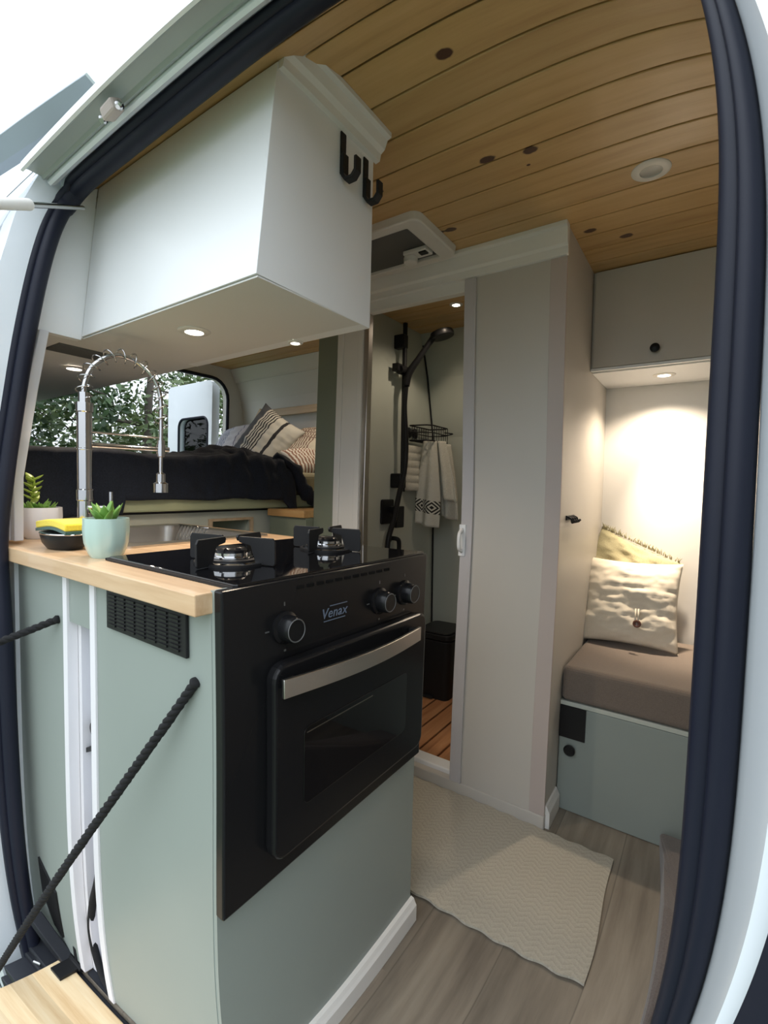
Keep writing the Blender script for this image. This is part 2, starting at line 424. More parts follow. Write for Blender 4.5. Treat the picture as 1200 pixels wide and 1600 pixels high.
# rear wall round the open rear doorway, with rounded corners
def rrect(y0, y1, z0, z1, r, n=6):
    P = []
    for (cy, cz, a) in ((y1-r, z1-r, 0), (y0+r, z1-r, PI/2), (y0+r, z0+r, PI), (y1-r, z0+r, 1.5*PI)):
        for k in range(n+1): P.append((cy+r*math.cos(a+k*PI/2/n), cz+r*math.sin(a+k*PI/2/n)))
    return P
hole = rrect(.17, 1.66, .02, 1.735, .13)
mb = MB(); n_ = len(hole)
outer = []
for (a, b) in hole:                                  # project each hole point on the outer rectangle
    dy, dz = a-.915, b-.88
    k = min((.95/abs(dy)) if abs(dy) > 1e-6 else 9, (.955/abs(dz)) if abs(dz) > 1e-6 else 9)
    outer.append((.915+dy*k, .88+dz*k))
for x0, x1 in ((-2.17, -2.22),):
    A_ = [[mb.b.verts.new((x, p[0], p[1])) for p in pl] for x in (x0, x1) for pl in (hole, outer)]
    for i in range(n_):
        j = (i+1) % n_
        mb.face([A_[0][i], A_[0][j], A_[1][j], A_[1][i]]); mb.face([A_[2][i], A_[3][i], A_[3][j], A_[2][j]])
        mb.face([A_[0][i], A_[2][i], A_[2][j], A_[0][j]]); mb.face([A_[1][i], A_[1][j], A_[3][j], A_[3][i]])
struct('wall_rear', mb, M['white_m'])
mb = MB(); mb.tube([(-2.168, p[0], p[1]) for p in hole], .011, 8, closed=True)
struct('trim_2', mb, M['rubber'], smooth=180)
# door side: panel behind the doorway (rear quarter) and ahead of it
def side(x0, x1, off0, off1, mat, name, z0=-.42, z1=1.80):
    zz = [z0, .5, .95, 1.1, 1.25, 1.45, 1.62, 1.73, z1]
    mb = MB(); poly = [(py_(z)+off0, z) for z in zz]+[(py_(z)+off1, z) for z in reversed(zz)]
    mb.prism(poly, 0, x0, x1); return struct(name, mb, mat, smooth=30)
side(-2.3, -.785, -.075, -.055, M['body'], 'wall_body_rear')
side(-2.2, -.785, -.02, .01, M['white_m'], 'wall_door_side', -.02, 1.816)
# rear door post, body coloured, between skin and rubber
side(-.80, -.705, -.075, -.012, M['body'], 'trim_3', -.42, 1.74)
# front post (jamb) on the right
mb = MB(); zz = [-.42, .5, .95, 1.1, 1.25, 1.45, 1.62, 1.73, 1.85]
def ring(x_in, z): y = py_(z); return [(.566, y-.012), (.568, y-.045), (.575, y-.085), (.60, y-.098), (1.25, y-.098), (1.25, y+.02), (.60, y+.05), (.567, y+.02)]
prev = None
for z in zz:
    r = [mb.b.verts.new((a, b, z)) for a, b in ring(0, z)]
    if prev:
        for i in range(len(r)): mb.face([prev[i], prev[(i+1) % len(r)], r[(i+1) % len(r)], r[i]])
    else: mb.face(r)
    prev = r
mb.face(prev)
struct('wall_body_front', mb, M['body'], smooth=40)
# front door edge standing proud of the jamb below window height, black rubber faced
struct('trim_4', MB().prism([(.582, -.142), (.60, -.156), (.9, -.156), (.9, -.139), (.586, -.139)], 2, -.3, 1.02), M['rubber'], smooth=30)
# header over the doorway: rails, grooves and outer lip, a swept section
def hz(x): return interp(x, (-.9, -.65, -.20, .3, 1.3), (1.695, 1.706, 1.720, 1.740, 1.745))
def sweep(sec, xs, name, mat, **k):
    mb = MB(); prev = None; n = len(sec)
    for x in xs:
        z0 = hz(x); r = [mb.b.verts.new((x, a, z0+b)) for a, b in sec]
        if prev:
            for i in range(n): mb.face([prev[i], prev[(i+1) % n], r[(i+1) % n], r[i]])
        else: mb.face(r)
        prev = r
    mb.face(prev); return struct(name, mb, mat, **k)
XSW = [-.70, -.65, -.6, -.4, -.2, -.1, 0, .15, .3, .5, .7, .9, 1.25]
sweep([(.10, .012), (.088, .006), (.082, .010), (.080, .03), (.074, .03), (.070, .008), (.060, .002), (.054, .006), (.052, .03), (.11, .05), (.13, .06), (.108, .028)], XSW, 'trim_5', M['body'], smooth=30)
sweep([(.052, .012), (.045, .008), (.040, .014), (.012, .016), (.004, .012), (.002, .024), (.05, .07), (.10, .10), (.09, .06), (.06, .04)], XSW, 'trim_6', M['body_g'], smooth=30)
sweep([(.004, .006), (-.002, .008), (-.002, .026), (.004, .030), (.004, .018)], XSW, 'trim_7', M['white'], smooth=30)
# rubber door seal following the doorway
SEC = [(0, 0), (0, 0)]
path = []
XL = -.700
for z in (-.2, .1, .4, .7, .9, 1.05, 1.2, 1.35, 1.5, 1.6, 1.66): path.append((XL+(.055 if z < .1 else .045 if z < .3 else .035 if z < .5 else .02 if z < .8 else .0)-.0, py_(z)-.0, z))
for a in (20, 45, 70): path.append((XL+.05-.05*math.cos(math.radians(a)), py_(1.67)+.018*math.sin(math.radians(a)), 1.665+.045*math.sin(math.radians(a))))
for x in (-.60, -.4, -.2, -.1, 0, .15, .3, .45): path.append((x, .104, hz(x)+.002))
for a in (30, 60): path.append((.480+.07*math.sin(math.radians(a)), .100, 1.672+.07*math.cos(math.radians(a))))
for z in (1.64, 1.58, 1.45, 1.3, 1.15, 1.0, .8, .6, .4, .1, -.2): path.append((.5515, py_(z)-.004, z))
P2 = smoothpath(path, 4)
rad = [.0105 if p.x > .5 else (.0145 if p.z < 1.66 else .017) for p in P2]
mb = MB(); mb.tube(P2, rad, 10, flat=(1.0, 1.15)); struct('trim_8', mb, M['rubber'], smooth=180)
# lip of the seal pointing outwards
P3 = [Vector(p)+Vector((-.014 if p[0] < -.55 else (.007 if p[0] > .5 else 0), -.014, .012 if -.66 < p[0] < .5 else 0)) for p in P2]
mb = MB(); mb.tube(P3, [.0068 if p.x > .5 else .012 for p in P3], 8, flat=(1, 1.3)); struct('trim_9', mb, M['rubber'], smooth=180)
# sill of the doorway
struct('trim_10', MB().box(-.69, .56, -.055, .0, -.06, -.012).box(-.69, .56, -.13, -.055, -.16, -.10).box(-.69, .56, -.065, -.05, -.12, -.03), M['asphalt'], bevel=.004)
struct('wall_sill', Bx(-2.3, 1.25, -.10, -.06, -.5, -.13), M['body'])
struct('floor_ground', Bx(-30, 20, -20, 20, -.62, -.52), M['ground'])
# right hand end of the aisle: low carpeted step of the cab
mb = MB(); LP_ = [(.476, 1.176, .05), (.497, .98, .10), (.514, .65, .24), (.528, .2, .34), (.535, .02, .34), (.60, .02, .34), (.60, 1.176, .05)]
lo_ = [mb.b.verts.new((x, y, 0)) for x, y, z in LP_]; hi_ = [mb.b.verts.new((x, y, z)) for x, y, z in LP_]
for i in range(7): mb.face([lo_[i], lo_[(i+1) % 7], hi_[(i+1) % 7], hi_[i]])
mb.face(lo_); cen = mb.b.verts.new((.56, .6, .25))
for i in range(7): mb.face([hi_[i], hi_[(i+1) % 7], cen])
struct('wall_right', mb, M['carpet'], bevel=.01)

# ================================================================== SHOWER CUBICLE
struct('wall_shower_left', MB().box(-.755, -.705, YS+.01, 1.89, 0, ZT), M['sage_w'])
struct('wall_shower_right', MB().box(.150, XS, YS+.004, 1.89, 0, ZT), M['cream'])
struct('trim_11', Bx(-.785, -.682, YS, YS+.012, 0, ZT), M['sage_d'])
struct('trim_12', MB().box(-.682, -.655, YS-.006, YS+.03, 0, 1.73).box(-.655, -.585, YS-.001, YS+.03, 0, 1.73).box(-.585, -.562, YS-.006, YS+.03, 0, 1.73), M['trim'], bevel=.002)
struct('trim_13', MB().box(-.562, -.540, YS+.002, YS+.03, .03, 1.705), M['steel'], bevel=.002)
struct('trim_14', MB().box(-.562, .14, YS+.000, YS+.03, 1.69, 1.735), M['trim'], bevel=.002)
# crown moulding under the ceiling
mb = MB().prism([(YS, 1.728), (YS-.010, 1.730), (YS-.012, 1.752), (YS-.018, 1.760), (YS-.024, 1.800), (YS-.034, 1.804), (YS-.034, ZT), (YS, ZT)], 0, -.785, .178)
struct('trim_15', mb, M['trim'], bevel=.001)
# threshold and base
struct('trim_16', MB().box(-.70, .176, YS-.008, YS+.02, 0, .045), M['cream'], bevel=.003)
struct('trim_17', MB().box(-.70, .15, YS+.02, YS+.075, 0, .06), M['white'], bevel=.004)
struct('trim_18', MB().prism([(XS, 0), (XS+.014, 0), (XS+.014, .05), (XS+.010, .058), (XS+.005, .07), (XS, .072)], 1, YS+.01, 1.176), M['trim'])
struct('trim_19', Bx(.128, .1755, YS-.004, YS+.004, .045, 1.728), M['taupe'], bevel=.001)
# black sealant bead running down the corner of the cubicle
struct('trim_20', MB().tube([(-.700, fy_(z)-.003, z) for z in (1.76, 1.6, 1.45, 1.3, 1.1, .8, .5, .3, .05)], .0042, 8), M['black'], smooth=180)
# slatted floor
t = thing('duckboard', 'orange-brown slatted wooden duckboard on the shower floor', 'duckboard', (-.3, 1.45, 0))
for i, x in enumerate([-.66+.082*k for k in range(10)]):
    obj('slat', Bx(x, x+.074, YS+.085, 1.87, .022, .04), M['slat'], t, bevel=.003)
obj('bearer', Bx(-.66, .14, 1.25, 1.29, 0.001, .022).box(-.66, .14, 1.65, 1.69, 0.001, .022), M['slat'], t)
# sliding door, parked to the right
t = setting_door('door_1', (0, YS, .05))
obj('door_panel', Bx(-.108, .128, YS-.002, YS+.006, .045, 1.728), M['cream'], t)
obj('door_stile', MB().box(-.147, -.108, YS-.010, YS+.012, .045, 1.725).box(-.113, -.106, YS-.012, YS-.004, .045, 1.725), M['stile'], t, bevel=.002)
h = obj('door_handle', MB().box(-.150, -.128, YS-.014, YS-.010, .83, .93).tube(smoothpath([(-.139, YS-.014, .845), (-.139, YS-.034, .857), (-.139, YS-.038, .88), (-.139, YS-.034, .903), (-.139, YS-.014, .915)], 5), .006, 8), M['white'], t, smooth=40)
h['label'] = 'white bow handle'

# ------------------------------------------------------------------ shower fittings on the left wall
t = thing('hand_shower', 'black hand shower on a black riser rail on the left shower wall', 'shower', (-.70, 1.47, 1.0))
XW = -.705
obj('riser_rail', MB().tube([(XW+.045, 1.488, 1.02), (XW+.045, 1.488, 1.80)], .011, 12), M['blackm'], t, smooth=40)
obj('wall_bracket', MB().box(XW, XW+.056, 1.462, 1.500, 1.68, 1.745), M['black'], t, bevel=.005)
obj('wall_bracket', MB().box(XW, XW+.056, 1.455, 1.500, 1.035, 1.10), M['black'], t, bevel=.005)
obj('slider', MB().lathe([(0, -.03), (.02, -.028), (.022, 0), (.02, .028), (0, .03)], (XW+.045, 1.474, 1.575), (0, 1, 0.1), 16).box(XW+.02, XW+.05, 1.425, 1.46, 1.565, 1.60), M['black'], t, smooth=40)
hb = smoothpath([(XW+.062, 1.478, 1.50), (XW+.072, 1.484, 1.56), (XW+.11, 1.50, 1.625), (XW+.155, 1.52, 1.70), (XW+.175, 1.53, 1.73)], 6)
obj('handle', MB().tube(hb, [.015+.002*math.sin(i*.3) for i in range(len(hb))], 12), M['black'], t, smooth=180)
hd = obj('spray_head', MB().lathe([(0, .016), (.035, .015), (.052, .008), (.055, -.004), (.052, -.016), (.03, -.018), (0, -.018)], (XW+.205, 1.545, 1.742), (-.25, -.1, 1), 28), M['black'], t, smooth=50)
ho = smoothpath([(XW+.062, 1.478, 1.50), (XW+.057, 1.476, 1.40), (XW+.060, 1.488, 1.25), (XW+.060, 1.480, 1.12), (XW+.055, 1.450, 1.02), (XW+.06, 1.40, .90), (XW+.06, 1.36, .80), (XW+.06, 1.36, .6), (XW+.05, 1.44, .55), (XW+.04, 1.462, .66), (XW+.035, 1.46, .75)], 8)
obj('hose', MB().tube(ho, .0115, 10), M['black'], t, smooth=180)
t = thing('shower_valve', 'square black shower mixer valve below the riser rail', 'valve', (-.70, 1.42, .9))
obj('back_plate', Bx(XW, XW+.012, 1.385, 1.475, .88, .985), M['black'], t, bevel=.008)
obj('lever', MB().box(XW+.012, XW+.05, 1.43, 1.45, .925, .955).box(XW+.045, XW+.058, 1.425, 1.487, .865, .957), M['black'], t, bevel=.004)
t = thing('wall_elbow', 'small black hose elbow low on the shower wall', 'pipe fitting', (-.70, 1.46, .78))
obj('elbow', MB().tube(smoothpath([(XW, 1.455, .815), (XW+.035, 1.46, .815), (XW+.045, 1.47, .80), (XW+.045, 1.47, .745)], 5), .010, 12), M['black'], t, smooth=180)
obj('collar', MB().lathe([(0, 0), (.018, 0), (.018, .008), (0, .008)], (XW, 1.455, .815), (1, 0, 0), 20), M['black'], t, smooth=40)
# wire basket
t = thing('corner_basket', 'black wire shower basket in the corner above the towel', 'basket', (-.63, 1.74, 1.28))
mb = MB()
def loop(z, y0=1.60, y1=1.79, x0=-.695, x1=-.585):
    return [(x0, y0, z), (x1-.02, y0+.005, z), (x1, y0+.03, z), (x1, y1-.02, z), (x1-.03, y1, z), (x0, y1, z)]
obj('rim_wire', MB().tube(loop(1.335), .0035, 6, closed=True).tube(loop(1.30), .0025, 6, closed=True), M['blackm'], t, smooth=180)
mb = MB().tube(loop(1.262), .0035, 6, closed=True)
for k in range(8):
    yy = 1.62+.022*k
    mb.tube([(-.585, yy, 1.335), (-.585, yy, 1.262), (-.695, yy, 1.262), (-.695, yy, 1.335)], .002, 6)
obj('wire_cage', mb, M['blackm'], t, smooth=180)
obj('suction_cup', MB().lathe([(0, .0), (.024, .002), (.026, .006), (.012, .014), (0, .016)], (XW, 1.60, 1.30), (1, 0, 0), 20), M['black'], t, smooth=50)
obj('suction_cup', MB().lathe([(0, .0), (.024, .002), (.026, .006), (.012, .014), (0, .016)], (XW, 1.655, 1.30), (1, 0, 0), 20), M['black'], t, smooth=50)
obj('front_hook', MB().tube(smoothpath([(-.60, 1.77, 1.315), (-.565, 1.765, 1.31), (-.545, 1.75, 1.305), (-.565, 1.735, 1.298), (-.60, 1.73, 1.295)], 5), .003, 6), M['blackm'], t, smooth=180)
obj('towel_hook', MB().tube(smoothpath([(-.585, 1.70, 1.262), (-.575, 1.68, 1.235), (-.57, 1.66, 1.24)], 5), .003, 6), M['blackm'], t, smooth=180)
# white ribbed back scrubber
mb = MB()
def scr(u, v):
    z = 1.235-.21*v; r = .030+.0045*abs(math.sin(v*PI*6))
    a = (u-.5)*PI
    return (XW+.004+max(.0, r*math.cos(a)), 1.622+.075*math.sin(a)*(1-.15*(2*v-1)**4), z)
mb.grid(scr, 16, 48, .003)
single('back_scrubber', mb, M['terry'], 'off-white ribbed bath scrubber hanging under the wire basket', 'scrubber', smooth=180)
# towel
def towel(u, v, x0, w0, w1, z0, z1, yb, ph):
    z = z0+(z1-z0)*v; wv = w0+(w1-w0)*min(1, v*1.5)
    x = x0+(u-.5)*wv
    return (x, yb-.018*math.cos((u-.5)*PI)-.010*math.sin(u*PI*3+ph+2*v)*(.4+v), z-.02*(u-.5)*v)
m, n, l, b = newmat('cream_towel_with_black_diamond_border')
tc = n.new('ShaderNodeTexCoord'); sp = n.new('ShaderNodeSeparateXYZ'); l.new(tc.outputs['UV'], sp.inputs[0])
fx = math_(n, l, 'ABSOLUTE', math_(n, l, 'SUBTRACT', math_(n, l, 'FRACT', math_(n, l, 'MULTIPLY', sp.outputs[0], 2.)), .5))
fv = math_(n, l, 'ABSOLUTE', math_(n, l, 'SUBTRACT', math_(n, l, 'MULTIPLY', math_(n, l, 'SUBTRACT', sp.outputs[1], .70), 6.6), .5))
d = math_(n, l, 'ADD', fx, fv)
st = math_(n, l, 'LESS_THAN', math_(n, l, 'FRACT', math_(n, l, 'MULTIPLY', d, 3.6)), .5)
inb = math_(n, l, 'MULTIPLY', math_(n, l, 'GREATER_THAN', sp.outputs[1], .70), math_(n, l, 'LESS_THAN', sp.outputs[1], .85))
l.new(mixc(n, l, math_(n, l, 'MULTIPLY', st, inb), (.62, .60, .52), (.015, .015, .015)), b.inputs['Base Color'])
b.inputs['Roughness'].default_value = .95
wv = n.new('ShaderNodeTexVoronoi'); wv.inputs['Scale'].default_value = 110; l.new(tc.outputs['Object'], wv.inputs['Vector'])
bump(n, l, b, wv.outputs[0], .6, .002)
t = thing('hand_towel', 'cream waffle towel with a black diamond border hanging from the basket', 'towel', (-.60, 1.70, 1.25))
obj('front_fold', MB().grid(lambda u, v: towel(u, v, -.615-.01*v, .065, .118, 1.262, .865, 1.655, 0), 24, 40, .006), m, t, smooth=180)
obj('side_fold', MB().grid(lambda u, v: towel(u, v, -.575+.055*v, .05, .085, 1.262, .985, 1.685, 2), 20, 30, .006), M['terry'], t, smooth=180)
obj('rear_fold', MB().grid(lambda u, v: towel(u, v, -.565+.03*v, .05, .09, 1.25, .90, 1.715, 1), 20, 30, .005), M['terry'], t, smooth=180)
# pedal bin
t = thing('pedal_bin', 'black rectangular pedal bin in the corner of the shower', 'bin', (-.53, 1.70, .04))
def rr3(x0, x1, y0, y1, r, n=5):
    P = []
    for (cx, cy, a) in ((x1-r, y1-r, 0), (x0+r, y1-r, PI/2), (x0+r, y0+r, PI), (x1-r, y0+r, 1.5*PI)):
        for k in range(n+1): P.append((cx+r*math.cos(a+k*PI/2/n), cy+r*math.sin(a+k*PI/2/n)))
    return P
obj('body', MB().prism(rr3(-.635, -.44, 1.585, 1.80, .03), 2, .04, .33), M['black'], t, bevel=.003, smooth=30)
obj('lid', MB().prism(rr3(-.638, -.437, 1.582, 1.80, .03), 2, .335, .362).prism(rr3(-.628, -.447, 1.592, 1.79, .03), 2, .362, .370), M['black'], t, bevel=.004, smooth=30)
obj('pedal', Bx(-.565, -.51, 1.565, 1.585, .045, .055), M['black'], t, bevel=.003)

# ================================================================== RIGHT HAND SIDE
t = thing('overhead_locker', 'beige overhead locker above the bench niche with a round black knob', 'cupboard', (.6, 1.5, 1.474))
obj('carcass', MB().box(XS+.001, 1.19, 1.412, 1.722, 1.474, ZT-.001), M['cream'], t)
dr = obj('door', Bx(XS+.008, 1.15, 1.400, 1.411, 1.481, ZT-.004), M['cream'], t, bevel=.0015)
obj('bottom_edge', Bx(XS+.001, 1.19, 1.402, 1.414, 1.470, 1.479), M['white'], t)
k = obj('knob', MB().lathe([(0, 0), (.006, 0), (.006, .010), (.0145, .012), (.0145, .020), (.012, .022), (0, .022)], (.376, 1.400, 1.522), (0, -1, 0), 24), M['black'], dr, smooth=40)
struct('trim_21', Bx(XS+.001, 1.19, 1.43, 1.722, 1.468, 1.474), M['white'])
t = thing('bench', 'sage green storage bench under the brown cushion', 'bench', (.6, 1.4, 0))
obj('body', MB().box(XS+.001, 1.19, 1.19, 1.72, 0.001, .368), M['sage'], t)
obj('front_panel', Bx(XS+.003, 1.19, 1.180, 1.1895, .002, .352), M['sage'], t, bevel=.0015)
obj('top_edge', Bx(XS+.001, 1.19, 1.178, 1.195, .354, .368), M['sage_w'], t, bevel=.001)
obj('air_outlet', Bx(.176, .256, 1.176, 1.181, .247, .352), M['black'], t)
obj('knob', MB().lathe([(0, 0), (.006, 0), (.006, .008), (.017, .010), (.018, .016), (.014, .02), (0, .02)], (.213, 1.180, .212), (0, -1, 0), 24), M['black'], t, smooth=40)
mb = Bx(XS+.003, 1.18, 1.172, 1.70, .370, .484)
single('bench_cushion', mb, M['cushion'], 'brown woven bench cushion with a lighter lit top', 'cushion', bevel=.018, seg=4)

def pillow(c, ex, ey, en, hw, hh, th, name, label, mat, wr=.006, seed=0, cat='pillow', n=44, extra=None, **kw):
    """c centre, ex/ey in-plane axes, en normal; half sizes"""
    c = Vector(c); ex = Vector(ex).normalized(); ey = (Vector(ey)-ex*Vector(ey).dot(ex)).normalized(); en = ex.cross(ey)
    mb = MB()
    def f(sgn):
        def g(u, v):
            a, b = 2*u-1, 2*v-1
            pin = 1-.07*(1-b*b)*abs(a)**3; pin2 = 1-.07*(1-a*a)*abs(b)**3
            prof = max(0, (1-abs(a)**2.6))**.55*max(0, (1-abs(b)**2.6))**.55
            p = c+ex*(a*hw*pin)+ey*(b*hh*pin2)
            w_ = noise.fractal(Vector((a*2.2+seed, b*5.5, sgn*3)), .8, 2., 3)*wr*(prof**.5)
            return p+en*(sgn*th*prof+w_+(extra(a, b, sgn) if extra else 0))
        return g
    for sgn in (1, -1):
        mb.grid(f(sgn), n, n)
    bmesh.ops.remove_doubles(mb.b, verts=mb.b.verts, dist=.0004)
    return mb
def pil(*a, **k):
    mb = pillow(*a, **k); return mb
mb = pillow((.318, 1.545, .642), (1, .035, 0), (0, .30, .95), (0, -1, 0), .165, .160, .055, '', '', None, wr=.010, seed=4,
            extra=lambda a, b, s: (.007/(1+math.exp(-(b-.10+.10*a-.06*a*a)/.012))*(1-b*b)*(1-a**4) - .004*math.exp(-((a-.25)**2+(b+.35)**2)/.02)) if s > 0 else 0)
t = thing('linen_pillow', 'cream linen pillow with a brown button standing on the bench cushion', 'pillow', (.318, 1.545, .484))
obj('cover', mb, M['linen'], t, smooth=180)
obj('button', MB().lathe([(0, 0), (.012, 0), (.0135, .002), (.0135, .005), (.010, .007), (.005, .005), (0, .005)], (.357, 1.448, .590), (0, -1, .2), 24), M['btn'], t, smooth=50)
obj('loop', MB().tube([(.349, 1.462, .640), (.351, 1.446, .598)], .0028, 6).tube([(.358, 1.462, .640), (.360, 1.446, .600)], .0028, 6), M['linen'], t, smooth=180)
mb = pillow((.275, 1.66, .71), (1, .0, -.42), (.36, .16, .95), (0, -1, 0), .16, .15, .035, '', '', None, wr=.008, seed=9)
t = thing('fringed_pillow', 'olive pillow with a frayed fringe behind the linen pillow', 'pillow', (.30, 1.66, .484))
obj('cover', mb, M['green_f'], t, smooth=180)
mb = MB()
for k in range(90):
    u = random.random(); a = 2*u-1
    p = Vector((.275, 1.66, .71))+Vector((1, 0, -.42)).normalized()*a*.155+Vector((.36, .16, .95)).normalized()*.146
    d = Vector((random.uniform(-.25, .25), random.uniform(-.5, .1), random.uniform(.5, 1))).normalized()*random.uniform(.012, .026)
    mb.tube([p, p+d*.6, p+d+Vector((random.uniform(-.005, .005), 0, 0))], [.0022, .0016, .0008], 5)
obj('fringe', mb, M['green_f'], t, smooth=180)
# little row of hooks on the tall side wall
t = thing('key_hook_rack', 'tiny black row of key hooks on the tall cabinet side', 'hook rack', (XS, 1.17, .96))
obj('hook_plate', Bx(XS, XS+.004, 1.118, 1.215, .957, .971), M['black'], t)
for k in range(4):
    y0 = 1.128+.026*k
    obj('hook', MB().tube(smoothpath([(XS+.002, y0, .967), (XS+.014, y0, .962), (XS+.018, y0, .950), (XS+.026, y0, .958)], 4), .0035, 6), M['black'], t, smooth=180)

# ================================================================== LIGHT FITTINGS
def spot(loc, power, size=2.4, blend=.6, col=LED, parent=None, rad=.02):
    L = bpy.data.lights.new('spot_lamp', 'SPOT'); L.energy = power; L.color = col; L.spot_size = size; L.spot_blend = blend; L.shadow_soft_size = rad
    o = bpy.data.objects.new('lamp_light', L); C.objects.link(o); o.location = loc
    if parent: o.parent = parent; o.location = loc
    return o
def downlight(loc, label, on=True, power=P_LED, r=.026, size=2.5, aim=None):
    t = thing('downlight', label, 'downlight', loc, 'round downlights')
    x, y, z = loc
    obj('trim_ring', MB().lathe([(r*.78, -.0005), (r*.80, -.004), (r*1.2, -.004), (r*1.38, -.0015), (r*1.40, 0), (r*.78, 0)], loc, (0, 0, 1), 36), M['plasticw'], t, smooth=40)
    obj('lens', MB().lathe([(0, -.0028), (r*.6, -.0026), (r*.79, -.0012), (r*.79, 0), (0, 0)], loc, (0, 0, 1), 28), M['led'] if on else M['led_off'], t, smooth=60)
    if on: spot((0, 0, -.006), power, parent=t, size=size)
    if aim:                                             # a tighter tilted beam from the same fitting
        o = spot((0, 0, -.006), power*3.2, parent=t, size=1.05, blend=1.)
        o.rotation_euler = (math.atan(aim[1]), math.atan(aim[0]), 0)
    return t
ZU = 1.395
G_ = 'round downlights'
downlight((-.450, .260, ZU), 'lit downlight under the white wall cabinet, above the sink', power=P_LED*1.0)
downlight((-.316, .452, ZU), 'small lit downlight at the inner edge of the white wall cabinet', power=P_LED*.6, r=.014)
downlight((-1.10, .27, ZU), 'lit downlight under the rear wall cabinet beside the tap arch', power=P_LED)
downlight((.396, .907, ZT), 'unlit round downlight in the pine ceiling', on=False, r=.031)
downlight((-.374, 1.432, ZT), 'lit downlight in the ceiling of the shower', power=P_LED*.8, r=.02)
downlight((-1.12, 1.30, ZT), 'lit downlight in the pine ceiling over the pillows', power=P_LED*1.0)
downlight((.393, 1.555, 1.468), 'lit downlight under the locker above the bench niche', power=P_LED*2.1, r=.026, size=2.4, aim=(-.14, .20))

# roof vent
t = thing('roof_vent', 'white framed roof vent with grey mesh and a round crank', 'roof vent', (-.34, .89, ZT))
mb = MB(); X0, X1, Y0, Y1 = -.545, -.155, .745, 1.008
o_ = rr3(X0, X1, Y0, Y1, .03); i_ = rr3(X0+.055, X1-.055, Y0+.035, Y1-.03, .004)
for za, zb, oo, ii in ((ZT-.026, ZT, 0, 0),):
    A_ = [mb.b.verts.new((p[0], p[1], ZT)) for p in o_]; B_ = [mb.b.verts.new((p[0]*.985-.005, p[1]*.985+.013, ZT-.024)) for p in o_]
    D_ = [mb.b.verts.new((p[0], p[1], ZT-.026)) for p in i_]; E_ = [mb.b.verts.new((p[0], p[1], ZT-.012)) for p in i_]
    n = len(o_)
    for P_, Q_ in ((A_, B_), (B_, D_), (D_, E_)):
        for i in range(n): mb.face([P_[i], P_[(i+1) % n], Q_[(i+1) % n], Q_[i]])
obj('frame', mb, M['plasticw'], t, bevel=.004, smooth=30)
obj('mesh_screen', Bx(X0+.05, X1-.05, Y0+.03, Y1-.025, ZT-.014, ZT-.010), M['mesh_g'], t)
obj('crank_bracket', MB().box(-.30, -.215, .90, .945, ZT-.030, ZT-.016), M['plasticw'], t, bevel=.003)
obj('crank', MB().lathe([(0, -.024), (.014, -.024), (.021, -.020), (.022, -.004), (.016, 0), (0, 0)], (-.285, .925, ZT-.028), (0, 0, 1), 24, flute=.05, nfl=8), M['plasticw'], t, smooth=50)
obj('switch', Bx(-.245, -.220, .905, .925, ZT-.034, ZT-.028), M['black'], t)

# ================================================================== WALL CABINET
t = thing('wall_cabinet', 'white wall cabinet hanging over the stove and sink', 'cabinet', (-.45, .3, 1.4))
mb = MB().prism([(.144, 1.40), (.466, 1.395), (.466, ZT-.001), (.32, ZT-.002), (.225, 1.797), (.184, 1.776)], 0, -.745, -.10)
obj('body', mb, M['white'], t, bevel=.001)
obj('crown_moulding', MB().prism([(-.101, 1.764), (-.090, 1.766), (-.087, 1.780), (-.077, 1.786), (-.070, 1.803), (-.060, 1.806), (-.060, ZT-.0005), (-.101, ZT-.0005)], 1, .187, .476), M['trim'], t)
obj('underside', MB().prism([(.148, 1.3955), (.464, 1.3955), (.464, 1.3985), (.148, 1.3985)], 0, -.744, -.101), M['white_m'], t)
t = thing('rear_wall_cabinet', 'white cabinet end and underside carrying on over the bed', 'cabinet', (-1.3, .2, 1.4))
mb = MB().prism([(.052, 1.397), (.466, 1.397), (.466, ZT-.001), (.32, ZT-.003), (.22, 1.79), (.10, 1.60)], 0, -2.0, -.7465)
obj('body', mb, M['white_m'], t)
obj('end_panel', MB().prism([(.028, 1.392), (.143, 1.392), (.183, 1.775), (.15, 1.755), (.09, 1.66)], 0, -.768, -.7462), M['white'], t)
obj('dark_vent_strip', Bx(-.925, -.838, .13, .255, 1.392, 1.3972), M['mesh_g'], t)
for zz_, yy_ in ((1.62, .092), (1.50, .062), (1.44, .052)):
    obj('screw', MB().lathe([(0, 0), (.004, 0), (.003, .003), (0, .0035)], (-.7462, yy_, zz_), (1, 0, 0), 10), M['btn'], t, smooth=60)
# coat hooks
def coat_hook(y, z, label):
    X = -.10
    t = thing('coat_hook', label, 'hook', (X, y, z), 'black coat hooks')
    obj('plate', MB().box(X, X+.004, y-.0085, y+.0085, z-.03, z+.055), M['blackm'], t, bevel=.002)
    mb = MB(); w2 = .0085
    P = [(X+.004, z+.01), (X+.004, z-.034), (X+.012, z-.046), (X+.030, z-.046), (X+.040, z-.034), (X+.040, z-.006), (X+.034, z-.006), (X+.034, z-.031), (X+.027, z-.039), (X+.014, z-.039), (X+.010, z-.030), (X+.010, z+.01)]
    P = [(X+.004+(a-X-.004)*1.08, b) for a, b in P]
    mb.prism([(a, b) for a, b in P], 1, y-w2, y+w2)
    obj('prong', mb, M['blackm'], t, bevel=.0012); return t
h1 = coat_hook(.360, 1.705, 'black steel coat hook on the cabinet end, the one nearer the door')
dup(h1, (-.10, .436, 1.698), 'black steel coat hook on the cabinet end, the one farther from the door')

